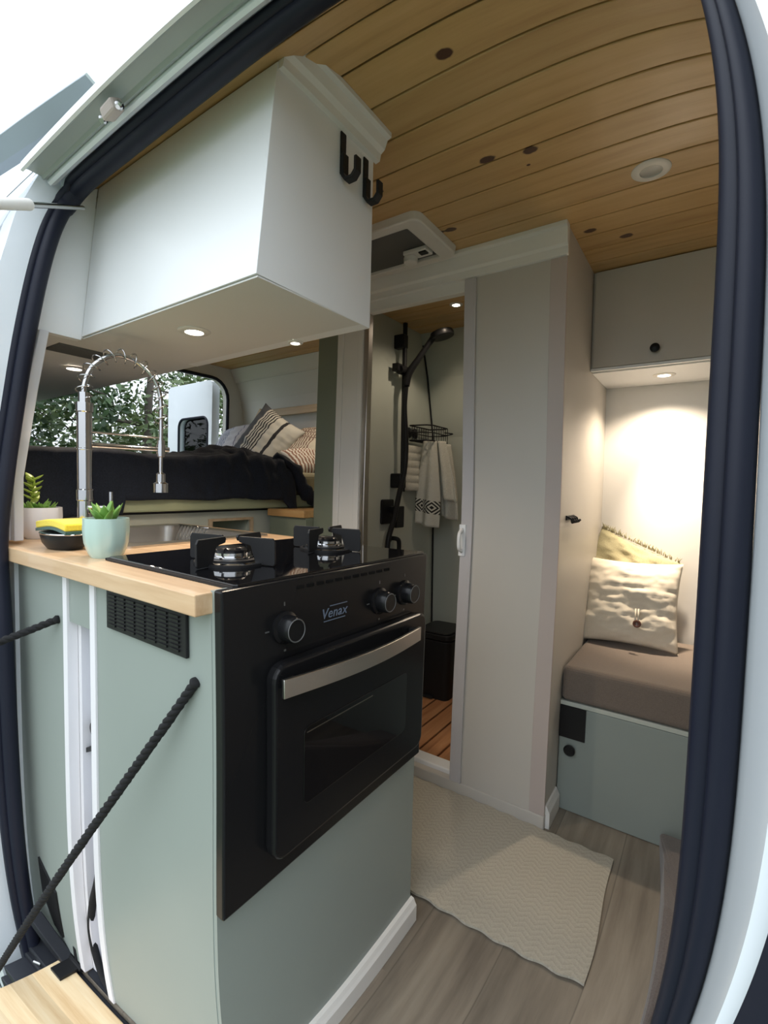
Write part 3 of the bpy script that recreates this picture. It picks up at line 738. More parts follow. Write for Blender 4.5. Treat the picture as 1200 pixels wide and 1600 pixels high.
# ================================================================== KITCHEN
ZC = .9
t = thing('kitchen_cabinet', 'sage green kitchen cabinet with white edging carrying the oven and worktop', 'cabinet', (-.35, .3, 0))
obj('front_panel', Bx(-.353, -.012, 0, .014, .012, .868), M['sage'], t)
obj('side_panel', Bx(-.724, -.486, 0, .014, .012, .868), M['sage'], t)
obj('filler_panel', Bx(-.468, -.368, 0.001, .014, .772, .868), M['sage'], t)
obj('edge_strip', Bx(-.372, -.353, -.004, .040, .008, .868), M['lilac'], t, bevel=.001)
obj('edge_strip', Bx(-.486, -.468, -.004, .016, .008, .868), M['lilac'], t, bevel=.001)
obj('recess_frame', MB().box(-.468, -.455, .016, .040, .004, .772).box(-.468, -.372, .014, .045, .768, .772), M['lilac'], t)
obj('inner_door', Bx(-.468, -.372, .040, .050, .006, .772), M['recess_shade'], t)
obj('recess_lining', MB().box(-.4675, -.3725, .001, .060, .001, .006), M['asphalt'], t)
obj('end_panel', Bx(-.014, -.004, .001, .548, .012, .90), M['sage'], t)
obj('back_panel', MB().box(-.724, -.014, .54, .548, .012, .66).box(-.724, -.71, .014, .54, .012, .70), M['sage_w'], t)
obj('base_skirting', MB().prism([(-.004, 0.001), (.012, 0.001), (.012, .040), (.008, .046), (.004, .054), (-.004, .056)], 1, .0, .552), M['trim'], t)
obj('latch_knob', MB().lathe([(0, 0), (.016, 0), (.016, .012), (0, .014)], (-.436, .040, .553), (0, -1, 0), 20).obox((-.446, .030, .512), (.014, 0, .006), (0, .008, 0), (-.002, 0, .004)), M['black'], t, smooth=40)
obj('corner_plate', MB().prism([(-.655, .195), (-.572, .150), (-.560, .040), (-.600, .050), (-.648, .110)], 1, -.004, -.0005), M['black'], t)
obj('corner_hose', MB().tube(smoothpath([(-.400, .026, .36), (-.420, .024, .255), (-.447, .022, .185), (-.466, .022, .115), (-.455, .020, .055), (-.425, .016, .015), (-.39, .012, .006)], 6), .008, 10), M['rope'], t, smooth=180)
g = obj('vent_grille', MB().box(-.303, -.064, -.006, -.0005, .793, .860), M['black'], t, bevel=.0015)
mb = MB()
for c_ in range(7):
    for r_ in range(9):
        x0 = -.293+c_*.0315; z0 = .800+r_*.0063
        mb.box(x0, x0+.024, -.0085, -.005, z0, z0+.0034)
obj('louvres', mb, M['bpanel'], g)
# worktop
mb = MB()
YW = -.027
mb.prism([(-.805, YW), (-.010, YW), (-.010, .0278), (-.378, .0278), (-.378, .60), (-.5999, .60), (-.5999, .55), (-.51, .55), (-.51, .128), (-.99, .128), (-.99, .55), (-.6001, .55), (-.6001, .60), (-1.06, .60), (-1.06, .002), (-.805, .002)], 2, .868, ZC-.0015)
single('worktop', mb, M['top'], 'knotty pine worktop around the sink and stove', 'worktop', bevel=.002)
# white post at the left end of the worktop
mb = MB().prism([(.0, .905), (.018, .905), (.02, 1.05), (.05, 1.25), (.075, 1.395), (.055, 1.395), (.028, 1.25), (.0, 1.05)], 0, -.80, -.745)
mb.prism([(-.004, .905), (.0, .905), (.0, 1.05), (.028, 1.25), (.055, 1.395), (.050, 1.395), (.024, 1.25), (-.004, 1.05)], 0, -.785, -.765)
struct('trim_22', mb, M['lilac'], bevel=.002)
struct('trim_23', Bx(-.78, -.7245, -.008, .012, -.02, .868), M['body'])
# sink
t = thing('sink', 'stainless steel sink set into the worktop behind the tap', 'sink', (-.75, .34, .9))
mb = MB(); o_ = rr3(-1.0, -.5, .118, .560, .03); i_ = rr3(-.955, -.545, .165, .515, .05); j_ = rr3(-.94, -.56, .18, .50, .05)
L_ = [[mb.b.verts.new((p[0], p[1], z)) for p in q] for q, z in ((o_, ZC-.002), (o_, ZC+.003), (i_, ZC+.0025), (i_, ZC-.004), (j_, ZC-.15))]
n = len(o_)
for P_, Q_ in zip(L_, L_[1:]):
    for i in range(n): mb.face([P_[i], P_[(i+1) % n], Q_[(i+1) % n], Q_[i]])
mb.face(L_[-1])
obj('basin', mb, M['steel'], t, smooth=50)
obj('drain', MB().lathe([(0, 0), (.03, 0), (.034, .003), (0, .004)], (-.75, .34, ZC-.15), (0, 0, 1), 24), M['chrome'], t, smooth=50)
mb = MB()
for k in range(9):
    x = -.90+.018*k
    mb.tube([(x, .165, ZC+.006), (x, .19, ZC-.05), (x, .49, ZC-.05), (x, .515, ZC+.006)], .0018, 6)
mb.tube([(-.91, .165, ZC+.006), (-.745, .165, ZC+.006)], .0025, 6).tube([(-.91, .515, ZC+.006), (-.745, .515, ZC+.006)], .0025, 6)
obj('wire_rack', mb, M['chrome'], t, smooth=180)
# faucet
FX, FYY = -.630, .100
t = thing('spring_faucet', 'tall chrome spring tap arching over the sink', 'tap', (FX, FYY, ZC))
obj('post', MB().lathe([(0, 0), (.024, 0), (.024, .006), (.0155, .012), (.0155, .10), (.0175, .102), (.0175, .125), (.0155, .127), (.0155, .215), (.0165, .216), (.0165, .219), (.0155, .22), (.0155, .30), (.0175, .302), (.0175, .322), (.012, .324), (.012, .345), (0, .345)], (FX, FYY, ZC), (0, 0, 1), 28), M['chrome'], t, smooth=40)
dirn = Vector((.035, .165, 0)).normalized(); ex = Vector((.035, .165, 0))
c0 = Vector((FX, FYY, 1.262))
hosep = smoothpath([c0+Vector((0, 0, -.03)), c0, c0+ex*.10+Vector((0, 0, .045)), c0+ex*.35+Vector((0, 0, .078)), c0+ex*.62+Vector((0, 0, .075)), c0+ex*.86+Vector((0, 0, .045)), c0+ex*.98+Vector((0, 0, .0)), c0+ex*1.0+Vector((0, 0, -.06)), c0+ex*1.0+Vector((0, 0, -.14))], 10)
obj('inner_hose', MB().tube(hosep, .0055, 10), M['chrome'], t, smooth=180)
mb = MB(); pts = []; turns = 14; NN = turns*14
Lp = [0]
for a, b in zip(hosep, hosep[1:]): Lp.append(Lp[-1]+(b-a).length)
end = Lp[-1]*.86
side_v = dirn.cross(Vector((0, 0, 1)))
for k in range(NN+1):
    s_ = end*k/NN
    i = max(j for j in range(len(Lp)) if Lp[j] <= s_); i = min(i, len(hosep)-2)
    f_ = (s_-Lp[i])/(Lp[i+1]-Lp[i]); p = hosep[i].lerp(hosep[i+1], f_); tt = (hosep[i+1]-hosep[i]).normalized()
    nn = tt.cross(side_v).normalized(); a = 2*PI*turns*k/NN
    pts.append(p+.0155*(math.cos(a)*side_v+math.sin(a)*nn))
obj('spring', MB().tube(pts, .0016, 6), M['chrome'], t, smooth=180)
e_ = Vector((FX, FYY, 0))+ex
obj('support_arm', MB().tube([(FX, FYY, 1.128), (e_.x+.004, e_.y+.02, 1.128)], .0065, 10).tube([(FX, FYY, 1.158), (e_.x, e_.y, 1.156)], .0025, 8).lathe([(0, -.012), (.011, -.012), (.011, .012), (0, .012)], (e_.x, e_.y, 1.128), (0, 0, 1), 18), M['chrome'], t, smooth=50)
obj('spray_nozzle', MB().lathe([(0, 0), (.019, 0), (.019, .022), (.012, .026), (.012, .046), (.005, .050), (.005, .088), (.0095, .090), (.0095, .13), (0, .13)], (e_.x, e_.y, 1.02), (0, 0, 1), 24), M['chrome'], t, smooth=40)
obj('lever', MB().tube([(FX+.016, FYY, .985), (FX+.035, FYY+.03, .985)], .005, 8).tube([(-.560, .125, .968), (-.560, .125, 1.022)], .0042, 8).tube([(FX+.02, FYY+.01, .975), (-.555, .125, .970)], .004, 8), M['chrome'], t, smooth=50)
# flower pots
def pot(c, r, h, mat, name, label, seg=48):
    t = thing(name, label, 'plant', c)
    obj('pot', MB().lathe([(0, 0), (r*.66, 0), (r*.78, .008), (r*.95, h*.38), (r, h*.7), (r*.985, h), (r*.90, h), (r*.88, h*.86), (0, h*.86)], c, (0, 0, 1), seg, flute=.035, nfl=10), mat, t, smooth=35)
    obj('soil', MB().lathe([(0, .004), (r*.5, .003), (r*.87, 0)], (c[0], c[1], c[2]+h*.86), (0, 0, 1), 20), M['soil'], t)
    return t
def leaf(mb, p, d, L, wd, bend=.3):
    p = Vector(p); d = Vector(d).normalized(); s_ = d.cross(Vector((0, 0, 1)))
    s_ = s_.normalized() if s_.length > .1 else Vector((1, 0, 0)); up = s_.cross(d)
    pts = []; rr_ = []
    for k in range(7):
        q = k/6; pts.append(p+d*L*q+Vector((0, 0, 1))*(bend*L*q*q)); rr_.append(wd*(.55+.9*math.sin(PI*min(.98, q*.75+.18)))*(1-q**5)+.0004)
    mb.tube(pts, rr_, 8, flat=(.35, 1))
t = pot((-.420, .050, ZC-.0015), .040, .076, M['mint'], 'potted_succulent', 'mint green fluted pot with a spiky succulent at the worktop edge')
mb = MB(); random.seed(3)
for k in range(11):
    a = k*2.4; rr_ = .006+.0014*k
    leaf(mb, (-.420+.008*math.cos(a), .050+.008*math.sin(a), ZC+.064), (math.cos(a)*(.45+.05*k), math.sin(a)*(.45+.05*k), 1), .045-.001*k, .0065, .1)
leaf(mb, (-.435, .055, ZC+.064), (-1, .0, .5), .055, .005, .2); leaf(mb, (-.405, .04, ZC+.064), (1, -.1, .6), .045, .005, .2)
obj('leaves', mb, M['leaf'], t, smooth=180)
t = pot((-.845, .085, ZC-.0015), .047, .078, M['potw'], 'potted_succulent', 'white fluted pot with a low green plant behind the sponge')
mb = MB()
for k in range(40):
    a = random.uniform(0, 2*PI); q = random.uniform(.0, .035)
    leaf(mb, (-.845+q*math.cos(a), .085+q*math.sin(a), ZC+.067), (math.cos(a)*.7, math.sin(a)*.7, random.uniform(.3, 1)), random.uniform(.018, .032), .004, .2)
obj('leaves', mb, M['leaf'], t, smooth=180)
t = thing('potted_plant', 'lime green sprig peeping out behind the white door post', 'plant', (-.93, .095, ZC))
obj('pot', MB().lathe([(0, 0), (.03, 0), (.038, .07), (.034, .07), (.032, .06), (0, .06)], (-.93, .095, ZC), (0, 0, 1), 24), M['potw'], t, smooth=40)
mb = MB(); mb.tube(smoothpath([(-.93, .095, ZC+.06), (-.925, .095, 1.0), (-.92, .10, 1.045)], 4), .002, 6)
for k in range(14):
    a = k*2.2; leaf(mb, (-.925, .097, .985+.005*k), (math.cos(a), math.sin(a), .4), .026, .006, .2)
obj('leaves', mb, M['leaf_y'], t, smooth=180)
t = thing('sponge_dish', 'oval black dish holding the sponge on the worktop', 'dish', (-.600, .042, ZC-.0015))
m_ = MB()
def oval(rx, ry, z, n=32): return [(-.600+rx*math.cos(2*PI*k/n), .046+ry*math.sin(2*PI*k/n), z) for k in range(n)]
def stack(mb, rings):
    V_ = [[mb.b.verts.new(p) for p in r] for r in rings]; n = len(rings[0])
    for a, b in zip(V_, V_[1:]):
        for i in range(n): mb.face([a[i], a[(i+1) % n], b[(i+1) % n], b[i]])
    mb.face(V_[0]); mb.face(V_[-1])
stack(m_, [oval(.050, .030, ZC), oval(.062, .038, ZC+.012), oval(.066, .042, ZC+.028), oval(.066, .042, ZC+.031), oval(.060, .037, ZC+.031), oval(.055, .032, ZC+.012)])
obj('bowl', m_, M['black'], t, smooth=40)
m_ = MB(); stack(m_, [oval(.067, .043, ZC+.031), oval(.068, .044, ZC+.0325), oval(.067, .043, ZC+.034), oval(.062, .038, ZC+.034)]); obj('steel_rim', m_, M['chrome'], t, smooth=40)
t = thing('kitchen_sponge', 'yellow and dark green kitchen sponge lying on the black dish', 'sponge', (-.600, .05, ZC+.034))
m_ = MB()
def spg(z0, z1): return lambda mb: None
def wob(u, v, z): return (-.690+.155*u, .022+.062*v, z+.005*math.cos((u-.55)*4.2))
obj('foam', MB().grid(lambda u, v: wob(u, v, ZC+.057), 16, 6, .016), M['sponge'], t, bevel=.003, smooth=40)
obj('scourer', MB().grid(lambda u, v: wob(u, v, ZC+.041), 16, 6, .006), M['scour'], t, smooth=40)
# small wooden upstand at the left end of the worktop
single('wooden_block', Bx(-.93, -.915, .02, .11, ZC+.0005, ZC+.028), M['top'], 'small wooden upstand at the far left end of the worktop', 'block', bevel=.002)

# ------------------------------------------------------------------ stove
t = thing('stove', 'black gas stove with glass hob and built-in oven in the cabinet end', 'stove', (-.15, .28, .43))
YO = .5435; ZO = .4276
obj('hob_glass', MB().prism(rr3(-.372, .004, .030, YO+.002, .006), 2, ZC-.002, ZC+.006), M['bglass'], t, bevel=.0015)
obj('hob_frame', MB().box(-.376, .0, .0275, .0302, ZC-.001, ZC+.003).box(-.377, -.373, .0275, .546, ZC-.001, ZC+.003), M['blackm'], t)
obj('front_panel', MB().box(-.006, .012, .0, YO, ZO, ZC+.002), M['bpanel'], t, bevel=.003)
mb = MB()
for k in range(11):
    y0 = .143+.0238*k; mb.box(.0118, .0135, y0, y0+.015, .8845, .8895)
obj('vent_slots', mb, M['slot'], t)
dr = obj('oven_door', MB().prism(rr3(.074, .515, .470, .781, .026), 0, .012, .034), M['bpanel'], t, bevel=.006, seg=3)
w_ = obj('oven_window', MB().prism(rr3(.135, .44, .535, .665, .012), 0, .034, .0352), M['bglass'], dr, bevel=.0008)
obj('window_line', Bx(.0352, .0358, .141, .318, .6545, .6562), M['marking'], dr)
mb = MB()
def hdl(u, v):
    y = .076+(.462-.076)*u
    x = .052+.016*math.sin(PI*u)
    return (x, y, .7375+.029*v-.006*u)
mb.grid(lambda u, v: hdl(u, v), 24, 1, .006)
ha = obj('oven_handle', mb, M['steel'], dr, smooth=40, bevel=.001); ha['label'] = 'curved brushed steel bar'
for yq in (.095, .440): obj('handle_post', Bx(.034, .053, yq, yq+.016, .742, .760), M['black'], dr, bevel=.002)
for y0, z0 in ((.116, .829), (.366, .828), (.454, .830)):
    kb = obj('knob', MB().lathe([(0, 0), (.026, 0), (.026, .004), (.021, .006), (.0205, .022), (.018, .026), (0, .026)], (.012, y0, z0), (1, 0, 0), 32), M['bpanel'], t, smooth=40)
    obj('knob_rim', MB().lathe([(.0165, .0262), (.0175, .0272), (.0185, .0262)], (.012, y0, z0), (1, 0, 0), 32), M['tickg'], kb)
    for q in ((y0-.001, y0+.001, z0+.034, z0+.040), (y0-.040, y0-.032, z0-.001, z0+.001), (y0-.002, y0+.002, z0-.038, z0-.035)): obj('dial_mark', Bx(.0122, .0128, *q), M['tickg'], t)
def text_mesh(txt, size, shear=0, name='lettering'):
    cu = bpy.data.curves.new(name, 'FONT'); cu.body = txt; cu.size = size; cu.shear = shear; cu.extrude = .0004; cu.align_x = 'CENTER'; cu.align_y = 'CENTER'; cu.resolution_u = 3
    cu.space_character = 1.05
    to = bpy.data.objects.new(name, cu); C.objects.link(to); bpy.context.view_layer.update()
    me = bpy.data.meshes.new_from_object(to.evaluated_get(bpy.context.evaluated_depsgraph_get()))
    bpy.data.objects.remove(to); return me
me = text_mesh('Venax', .0245, .25)
me.transform(Matrix(((0, 0, 1, .0125), (1.05, 0, 0, .233), (0, 1, 0, .8315), (0, 0, 0, 1))))
me.transform(Matrix.Translation(-ROOT[t.name])); me.materials.append(M['print_w'])
lo = bpy.data.objects.new('lettering', me); C.objects.link(lo); lo.parent = t
obj('logo_line', MB().box(.0121, .0129, .222, .268, .8435, .8448).box(.0121, .0129, .206, .262, .8185, .8198), M['print_w'], t)
def burner(cx, cy, r):
    z0 = ZC+.006
    bu = obj('burner', MB().lathe([(0, 0), (r*1.35, 0), (r*1.4, .003), (r*1.2, .007), (r*.95, .008), (r*.95, .013), (r*.84, .015), (r*.84, .020), (0, .020)], (cx, cy, z0), (0, 0, 1), 40), M['chrome'], t, smooth=40)
    obj('burner_ring', MB().lathe([(r*.80, .004), (r*1.22, .004), (r*1.22, .008), (r*1.0, .009)], (cx, cy, z0+.001), (0, 0, 1), 40), M['blackm'], bu, smooth=40)
    obj('burner_cap', MB().lathe([(0, .020), (r*.70, .020), (r*.72, .024), (r*.60, .028), (0, .029)], (cx, cy, z0), (0, 0, 1), 40), M['bpanel'], bu, smooth=50)
    g = obj('pan_support', MB().lathe([(r*1.42, 0), (r*1.6, 0), (r*1.6, .004), (r*1.42, .004)], (cx, cy, z0), (0, 0, 1), 40), M['blackm'], t, smooth=40)
    for k in range(4):
        a = math.radians(15)+k*PI/2
        d = Vector((math.cos(a), math.sin(a), 0)); s_ = Vector((-d.y, d.x, 0))
        mb = MB()
        prof = [(r*.40, .043), (r*.47, .037), (r*1.05, .033), (r*1.28, .006), (r*1.34, .001), (r*2.2, .001), (r*2.28, .005), (r*2.28, .041), (r*2.18, .048), (r*.47, .048)]
        c = Vector((cx, cy, z0))
        va = [mb.b.verts.new(c+d*p+Vector((0, 0, h))+s_*.0022) for p, h in prof]; vb = [mb.b.verts.new(c+d*p+Vector((0, 0, h))-s_*.0022) for p, h in prof]
        mb.face(va); mb.face(vb[::-1])
        for i in range(len(prof)): mb.face([va[i], va[(i+1) % len(prof)], vb[(i+1) % len(prof)], vb[i]])
        obj('support_arm', mb, M['blackm'], g, bevel=.001)
burner(-.160, .150, .041)
burner(-.170, .420, .036)

# ================================================================== BED AND REAR
t = thing('bed_base', 'pale green bed base with a cubby, across the rear of the van', 'bed', (-1.6, 1.0, 0))
obj('front_board', MB().box(-1.02, -1.0, .045, 1.80, .945, .998), M['khaki'], t, bevel=.006)
obj('platform', Bx(-2.15, -1.022, .045, 1.79, .955, .990), M['khaki'], t)
mb = MB().box(-1.06, -1.04, .045, .73, .0, .935).box(-1.06, -1.04, .93, 1.79, .0, .935).box(-1.06, -1.04, .73, .93, 0, .55).box(-1.06, -1.04, .73, .93, .905, .935)
mb.box(-1.30, -1.061, .73, .735, .55, .905).box(-1.30, -1.061, .925, .93, .55, .905).box(-1.30, -1.29, .735, .925, .55, .905)
obj('front_panel', mb, M['sage_w'], t)
obj('painted_gap_shade', Bx(-1.046, -1.0405, .045, 1.79, .928, .946), M['asphalt'], t)  # dark strip added to paint the shade in the slit below the board
obj('cubby_frame', MB().box(-1.039, -1.030, .72, .94, .899, .909).box(-1.039, -1.030, .72, .735, .54, .899).box(-1.039, -1.030, .925, .94, .54, .899), M['rail'], t)
mb = Bx(-2.13, -1.025, .055, 1.78, .9905, 1.10)
single('mattress', mb, M['mattress'], 'khaki mattress on the bed base, showing at the foot of the pillows', 'mattress', bevel=.03, seg=4)
# navy blanket
def bl(u, v):
    y = .045+1.085*u
    L = 1.15; s_ = v*L
    top = 1.135+.012*noise.noise(Vector((u*6, v*6, 1)))
    drape = .15+(.045 if u < .30 else 0)
    if s_ < 1.0: x = -2.05+s_*1.045; z = top
    else:
        q = (s_-1.0)/.15; x = -1.005+.018*math.sin(min(q, 1)*PI/2); z = top-drape*q
    # crumpled heap towards the pillows
    hgt = max(0, min(1, (u-.5)/.25))*max(0, 1-abs((v-.72)/.30))
    f1 = noise.noise(Vector((u*16, v*11, 4.))); f2 = noise.noise(Vector((u*34, v*26, 9.)))
    rid = (1-abs(f1)*2.2)
    z += hgt*(.024+.042*rid+.015*f2)
    if s_ > .95:
        x += .010*f1+.008*f2*(1 if u > .5 else .4)
        if u > .72: z -= .02*(u-.72)/.28; x += .02*(u-.72)/.28
    else: z += .003*f2
    if u > .93: z -= (u-.93)/.07*.075*(.3+.7*v); y -= .0
    return (x, y+.012*f1*hgt, z)
mb = MB().grid(bl, 110, 90, .008)
single('blanket', mb, M['navy'], 'crumpled navy fleece blanket spread over the bed', 'blanket', smooth=180)
mb = MB().tube(smoothpath([(-1.03, 1.06, 1.17), (-.998, 1.13, 1.12), (-.985, 1.18, 1.05), (-.978, 1.215, 1.00), (-.968, 1.26, .965), (-.972, 1.31, .962)], 6), [.022+.016*math.sin(PI*min(1, i/30*1.0)) for i in range(31)], 12, flat=(.7, 1.4))
for v in mb.b.verts: v.co += Vector((1, 1, 1))*.010*noise.noise(v.co*30)
single('blanket_corner', mb, M['navy'], 'twisted corner of the navy blanket hanging over the bed board', 'blanket', smooth=180)
W_ = (.66, .65, .60); DK = (.035, .035, .04); BR = (.20, .11, .09)
ms1 = stripes('dark_striped_cotton', W_, [(.10, .10, (.10, .11, .13))]+[(.25+.052*k, .012, DK) for k in range(5)]+[(.66, .03, DK)])
ms2 = stripes('blue_grey_striped_cotton', (.50, .50, .54), [(.12, .12, (.22, .23, .28))]+[(.30+.04*k, .011, (.18, .20, .27)) for k in range(6)]+[(.78, .012, (.2, .2, .27))])
ms3 = stripes('brown_checked_cotton', (.64, .60, .50), [(.05+.042*k, .009, BR) for k in range(10)]+[(.55+.06*k, .010, (.25, .18, .15), 1) for k in range(7)])
ms4 = stripes('white_ribbed_cotton', (.80, .76, .70), [(.04+.05*k, .012, (.30, .16, .11)) for k in range(20)])
def bedpillow(c, ex, ey, hw, hh, th, mat, label, seed):
    mb = pillow(c, ex, ey, None or (0, 0, 1), hw, hh, th, '', '', None, wr=.012, seed=seed, n=30); single('pillow', mb, mat, label, 'pillow', 'pillows on the bed', smooth=180)
bedpillow((-1.90, 1.50, 1.275), (.9, -.12, .05), (-.1, .45, .75), .20, .145, .06, ms2, 'pale blue-grey striped pillow nearest the rear door', 1)
bedpillow((-1.50, 1.42, 1.275), (.80, .1, -.50), (.35, .35, .85), .17, .17, .05, ms1, 'dark striped pillow leaning on its corner against the wall', 2)
bedpillow((-1.18, 1.52, 1.235), (.95, .1, -.08), (-.1, .55, .6), .22, .15, .06, ms3, 'brown checked pillow in front of the dark striped one', 3)
bedpillow((-1.125, 1.44, 1.155), (.3, .85, .0), (-.75, .25, .42), .17, .12, .05, ms4, 'white pillow with thin brown ribs next to the partition', 5)
# rail on the wall
t = thing('wall_rail', 'pale pine rail on the white wall above the pillows', 'rail', (-1.5, 1.78, 1.48))
obj('rail_board', Bx(-1.93, -.79, fy_(1.5)-.045, fy_(1.5)-.02, 1.478, 1.525), M['rail'], t, bevel=.002)
obj('rail_brace', MB().obox((-1.975, fy_(1.5)-.04, 1.475), (.045, 0, .055), (0, .010, 0), (-.012, 0, .010)), M['rail'], t, bevel=.002)
# side shelf between bed and shower
t = thing('side_cupboard', 'low sage side cupboard with an orange wooden top beside the bed', 'cupboard', (-.9, 1.4, 0))
obj('body', Bx(-.998, -.787, 1.005, 1.80, .001, .915), M['sage_d'], t)
obj('top', Bx(-.998, -.785, .99, 1.80, .916, .944), M['shelfw'], t, bevel=.002)

# open rear door seen through the rear doorway
t = setting_door('door_2', (-2.5, 1.63, .0))
o_ = rrect(-2.80, -2.26, -.3, 1.745, .04); i_ = rrect(-2.66, -2.305, 1.02, 1.50, .06)
def frame(mb, o, i, y0, y1):
    L = [[mb.b.verts.new((p[0], y, p[1])) for p in q] for y in (y0, y1) for q in (o, i)]; n = len(o)
    for k in range(n):
        j = (k+1) % n
        mb.face([L[0][k], L[0][j], L[1][j], L[1][k]]); mb.face([L[2][k], L[3][k], L[3][j], L[2][j]])
        mb.face([L[0][k], L[2][k], L[2][j], L[0][j]]); mb.face([L[1][k], L[1][j], L[3][j], L[3][k]])
mb = MB(); frame(mb, o_, i_, 1.60, 1.66)
obj('door_shell', mb, M['body'], t, smooth=30)
obj('window_pane', Bx(-2.665, -2.30, 1.625, 1.630, 1.01, 1.51), M['glass'], t)
obj('window_seal', MB().tube([(p[0], 1.602, p[1]) for p in i_], .009, 8, closed=True), M['rubber'], t, smooth=180)

# trees behind the van
def tree(x, y, h, r, mat, label, seed, n=5200, z0=-.5, lean=0, leafs=.10, branches=22):
    random.seed(seed)
    t = thing('tree', label, 'tree', (x, y, z0), 'trees behind the van')
    tr = smoothpath([(x, y, z0), (x+lean*.3, y+.05, z0+h*.3), (x+lean*.6, y-.05, z0+h*.6), (x+lean, y, z0+h)], 5)
    mb = MB(); mb.tube(tr, [.11*(1-.75*i/(len(tr)-1)) for i in range(len(tr))], 8)
    tips = []
    for k in range(branches):
        f = .15+.8*random.random(); p = tr[int(f*(len(tr)-1))]; a = random.uniform(0, 2*PI); L = r*(1.1-.6*f)
        q = [p, p+Vector((math.cos(a)*L*.5, math.sin(a)*L*.5, random.uniform(.0, .5)*L)), p+Vector((math.cos(a)*L, math.sin(a)*L, random.uniform(-.2, .7)*L))]
        q = smoothpath(q, 4); mb.tube(q, [.035*(1-.8*i/(len(q)-1)) for i in range(len(q))], 6); tips += q[2:]
    obj('trunk', mb, M['bark'], t, smooth=180)
    mb = MB()
    cl = [p+Vector((random.gauss(0, .22), random.gauss(0, .22), random.gauss(0, .2))) for p in tips for _ in range(3)]
    for k in range(int(n*1.15)):
        p = random.choice(cl)+Vector((random.gauss(0, .10), random.gauss(0, .10), random.gauss(0, .09)))
        d = Vector((random.gauss(0, 1), random.gauss(0, 1), random.gauss(-.4, .6))).normalized(); s_ = d.orthogonal().normalized()
        s_ = (s_*math.cos(k)+d.cross(s_)*math.sin(k))
        L = leafs*random.uniform(.6, 1.5); wd = L*.2
        a, b, c_, e = p, p+d*L*.5+s_*wd, p+d*L, p+d*L*.5-s_*wd
        mb.face([mb.b.verts.new(q) for q in (a, b, c_, e)])
    obj('foliage', mb, mat, t)
tree(-5.2, 1.4, 3.4, 1.3, M['fol1'], 'dark conifer straight behind the rear doorway', 11, 9000)
tree(-5.8, 3.0, 3.8, 1.3, M['fol2'], 'mid green tree showing right of the open rear door', 12, 8000, lean=.4)
tree(-6.0, .3, 3.5, 1.5, M['fol1'], 'dark tree at the left side of the rear doorway', 13, 9000, lean=-.3)
tree(-7.2, 4.6, 4.0, 1.5, M['fol2'], 'pale leafy tree seen through the rear door window', 14, 8000)
tree(-8.0, 1.8, 4.2, 1.7, M['fol2'], 'taller mid green tree behind the dark conifer', 15, 9000)
random.seed(5); mb = MB()
for k in range(9000):
    p = Vector((random.uniform(-7.5, -6.5), random.uniform(-3, 8), -.5+1.75*random.random()**.7+.15*math.sin(k)))
    d = Vector((random.gauss(0, 1), random.gauss(0, 1), random.gauss(0, 1))).normalized(); s_ = d.orthogonal().normalized()*.035
    mb.face([mb.b.verts.new(q) for q in (p, p+d*.06+s_, p+d*.13, p+d*.06-s_)])
o = single('hedge', mb, M['fol3'], 'low olive green hedge under the trees behind the van', 'hedge')

# ================================================================== RUG
m, n, l, b = newmat('woven_cream_rug')
v1 = coords(n, l, (1, 1, 1)); sp = n.new('ShaderNodeSeparateXYZ'); l.new(v1, sp.inputs[0])
zig = math_(n, l, 'ABSOLUTE', math_(n, l, 'SUBTRACT', math_(n, l, 'FRACT', math_(n, l, 'MULTIPLY', sp.outputs[0], 24.)), .5))
wv = math_(n, l, 'FRACT', math_(n, l, 'MULTIPLY', math_(n, l, 'ADD', sp.outputs[1], math_(n, l, 'MULTIPLY', zig, .03)), 62.))
nn = nz(n, l, v1, 260, 2)
hgt = math_(n, l, 'ADD', math_(n, l, 'MULTIPLY', wv, .5), nn)
l.new(ramp(n, l, hgt, [(.2, (.40, .36, .29)), (1.1, (.54, .50, .41))]), b.inputs['Base Color']); b.inputs['Roughness'].default_value = .95
bump(n, l, b, hgt, .55, .003)
def rg(u, v):
    x = -.30+.672*u+.003*math.sin(v*7)*u; y = .612+.425*v
    x += .018*(1-v)*u
    return (x, y+.003*math.sin(u*60)*(1 if v in (0., 1.) else 0), .009+.0012*math.sin(u*7+v*5))
mb = MB().grid(rg, 90, 50, .0065)
single('rug', mb, m, 'cream woven zigzag rug on the aisle floor', 'rug', smooth=50)

# ================================================================== OUTSIDE THE DOOR
t = thing('folding_board', 'pine board hinged at the door sill at the bottom left corner', 'board', (-.3, -.2, 0))
obj('board', MB().box(-.553, .02, -.43, -.012, -.022, -.002), M['board'], t, bevel=.003)
obj('hinge', MB().box(-.535, -.492, -.052, -.002, -.0018, .006).tube([(-.54, -.002, .003), (-.485, -.002, .003)], .007, 10).prism([(-.002, .0), (.003, .0), (.003, .028), (-.001, .045)], 0, -.520, -.506), M['black'], t, bevel=.001)
t = thing('sill_bracket', 'dark metal sill bracket with rollers beside the pine board', 'bracket', (-.62, -.05, 0))
obj('bracket_bar', MB().obox((-.585, -.022, .035), (.045, .012, -.04), (0, .014, 0), (.008, 0, .010)).box(-.66, -.56, -.12, -.02, -.07, -.045), M['asphalt'], t, bevel=.002)
obj('roller', MB().lathe([(0, -.012), (.006, -.012), (.006, .012), (0, .012)], (-.60, -.055, -.028), (1, .3, .2), 14), M['chrome'], t, smooth=40)
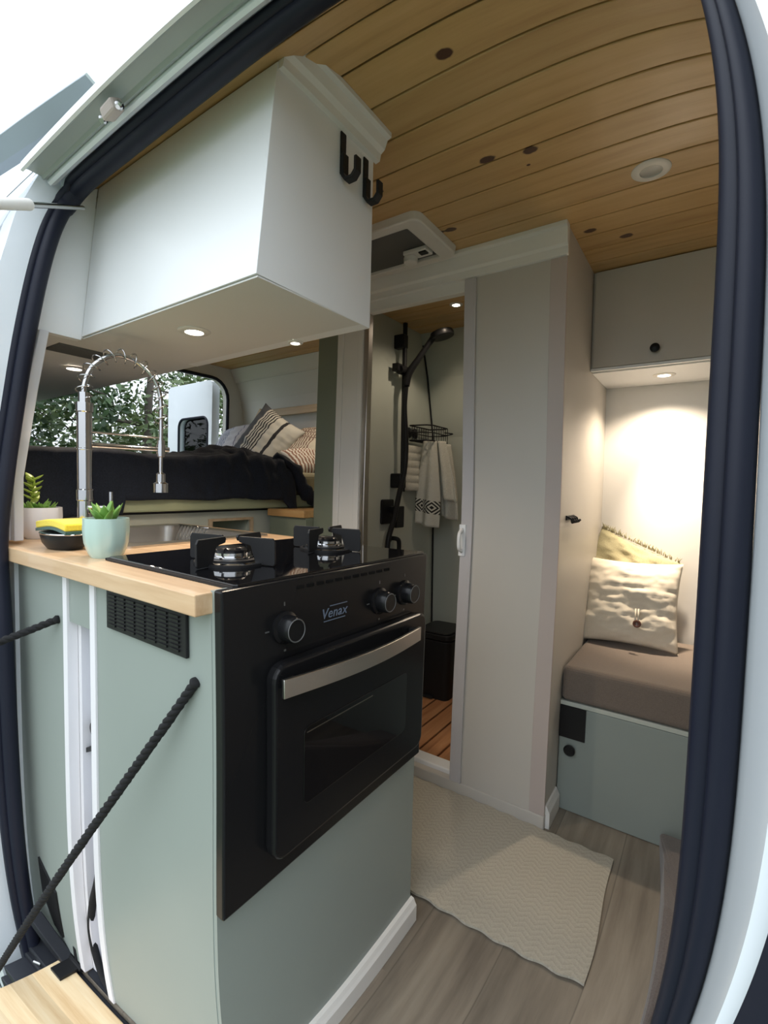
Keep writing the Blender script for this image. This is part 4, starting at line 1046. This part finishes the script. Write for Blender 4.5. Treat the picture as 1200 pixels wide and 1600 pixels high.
def rope_obj(a, b_, label, sag=0.):
    a, b_ = Vector(a), Vector(b_); d = (b_-a); L = d.length
    t = thing('rope', label, 'rope', tuple(a), 'black support ropes'); N = int(L/.006)
    u = d.normalized().orthogonal().normalized(); v = d.normalized().cross(u)
    mb = MB()
    for st_ in range(3):
        pts = [a+d*(k/N)-Vector((0, 0, sag*math.sin(PI*k/N)))+.0034*(math.cos(k*.9+st_*2.094)*u+math.sin(k*.9+st_*2.094)*v) for k in range(N+1)]
        mb.tube(pts, .0046, 6)
    obj('cord', mb, M['rope'], t, smooth=180)
    obj('knot', MB().lathe([(0, -.006), (.007, -.004), (.009, 0), (.007, .004), (0, .006)], a, d, 12), M['rope'], t, smooth=180)
rope_obj((-.047, -.003, .762), (-.60, -.165, -.01), 'long black rope from the cabinet front down to the pine board')
rope_obj((-.514, -.003, .768), (-.80, -.30, .60), 'short black rope at the far left of the sage cabinet')
# door rail bracket and bolts
t = thing('rail_stop', 'small grey metal stop bolted to the door rail above the doorway', 'bracket', (-.37, .035, 1.70))
cc = Vector((-.355, .028, 1.706))
obj('block', MB().obox(cc, (.020, 0, .003), (0, .011, .005), (0, -.005, .010)), M['taupe'], t, bevel=.005)
for s_ in (-1, 1):
    obj('bolt', MB().lathe([(0, 0), (.008, 0), (.008, .005), (.005, .008), (0, .008)], cc+Vector((.029*s_, .0, -.004)), (0, -.5, -.8), 12), M['chrome'], t, smooth=40)
t = thing('latch_striker', 'chrome latch bolt on the white door post at the far left', 'latch', (-.755, -.03, 1.5))
obj('bolt', MB().lathe([(0, 0), (.012, 0), (.012, .006), (.006, .012), (.006, .022), (0, .022)], (-.765, py_(1.49)-.075, 1.485), (.2, -1, 0), 16), M['chrome'], t, smooth=40)
t = thing('strut', 'thin silver stay rod with a white sleeve at the upper left', 'rod', (-.55, 0, 1.6))
pa, pb = Vector((-.63, .10, 1.652)), Vector((-.48, -.10, 1.521)); pc = pb+(pb-pa)*.6
obj('rod', MB().tube([pa, pa.lerp(pb, .55), pb], [.0045, .0055, .0055], 10), M['chrome'], t, smooth=60)
obj('sleeve', MB().tube([pa.lerp(pb, .70), pc], .0105, 14), M['plasticw'], t, smooth=40)
t = thing('awning_case', 'pale blue-white folded awning case beside the roof edge, top left', 'awning', (-.9, .1, 1.9))
u_ = Vector((-.99, -.13, 0)); v_ = Vector((.05, .99, 0)).normalized(); a0 = Vector((-.548, .060, 1.90))
mb = MB()
def aw(s_, t_, z): return a0+u_*s_+v_*t_+Vector((0, 0, z))
sec = [(0, 0), (.0, -.004), (.045, -.030), (.075, -.030), (.078, .06), (.07, .06), (.068, -.02), (.045, -.022), (.006, .002)]
prev = None
for s_ in (0, 1.4):
    r = [mb.b.verts.new(aw(s_, a, b)) for a, b in sec]
    if prev:
        for i in range(len(sec)): mb.face([prev[i], prev[(i+1) % len(sec)], r[(i+1) % len(sec)], r[i]])
    else: mb.face(r)
    prev = r
mb.face(prev)
obj('channel', mb, M['awn'], t)
mb = MB(); r1 = [mb.b.verts.new(aw(-.002, a, b)) for a, b in ((-.002, .05), (-.002, -.004), (.045, -.034), (.08, -.034), (.08, .07))]; r2 = [mb.b.verts.new(aw(.006, a, b)) for a, b in ((-.002, .05), (-.002, -.004), (.045, -.034), (.08, -.034), (.08, .07))]
mb.face(r1); mb.face(r2[::-1])
for i in range(5): mb.face([r1[i], r1[(i+1) % 5], r2[(i+1) % 5], r2[i]])
obj('end_cap', mb, M['body'], t)
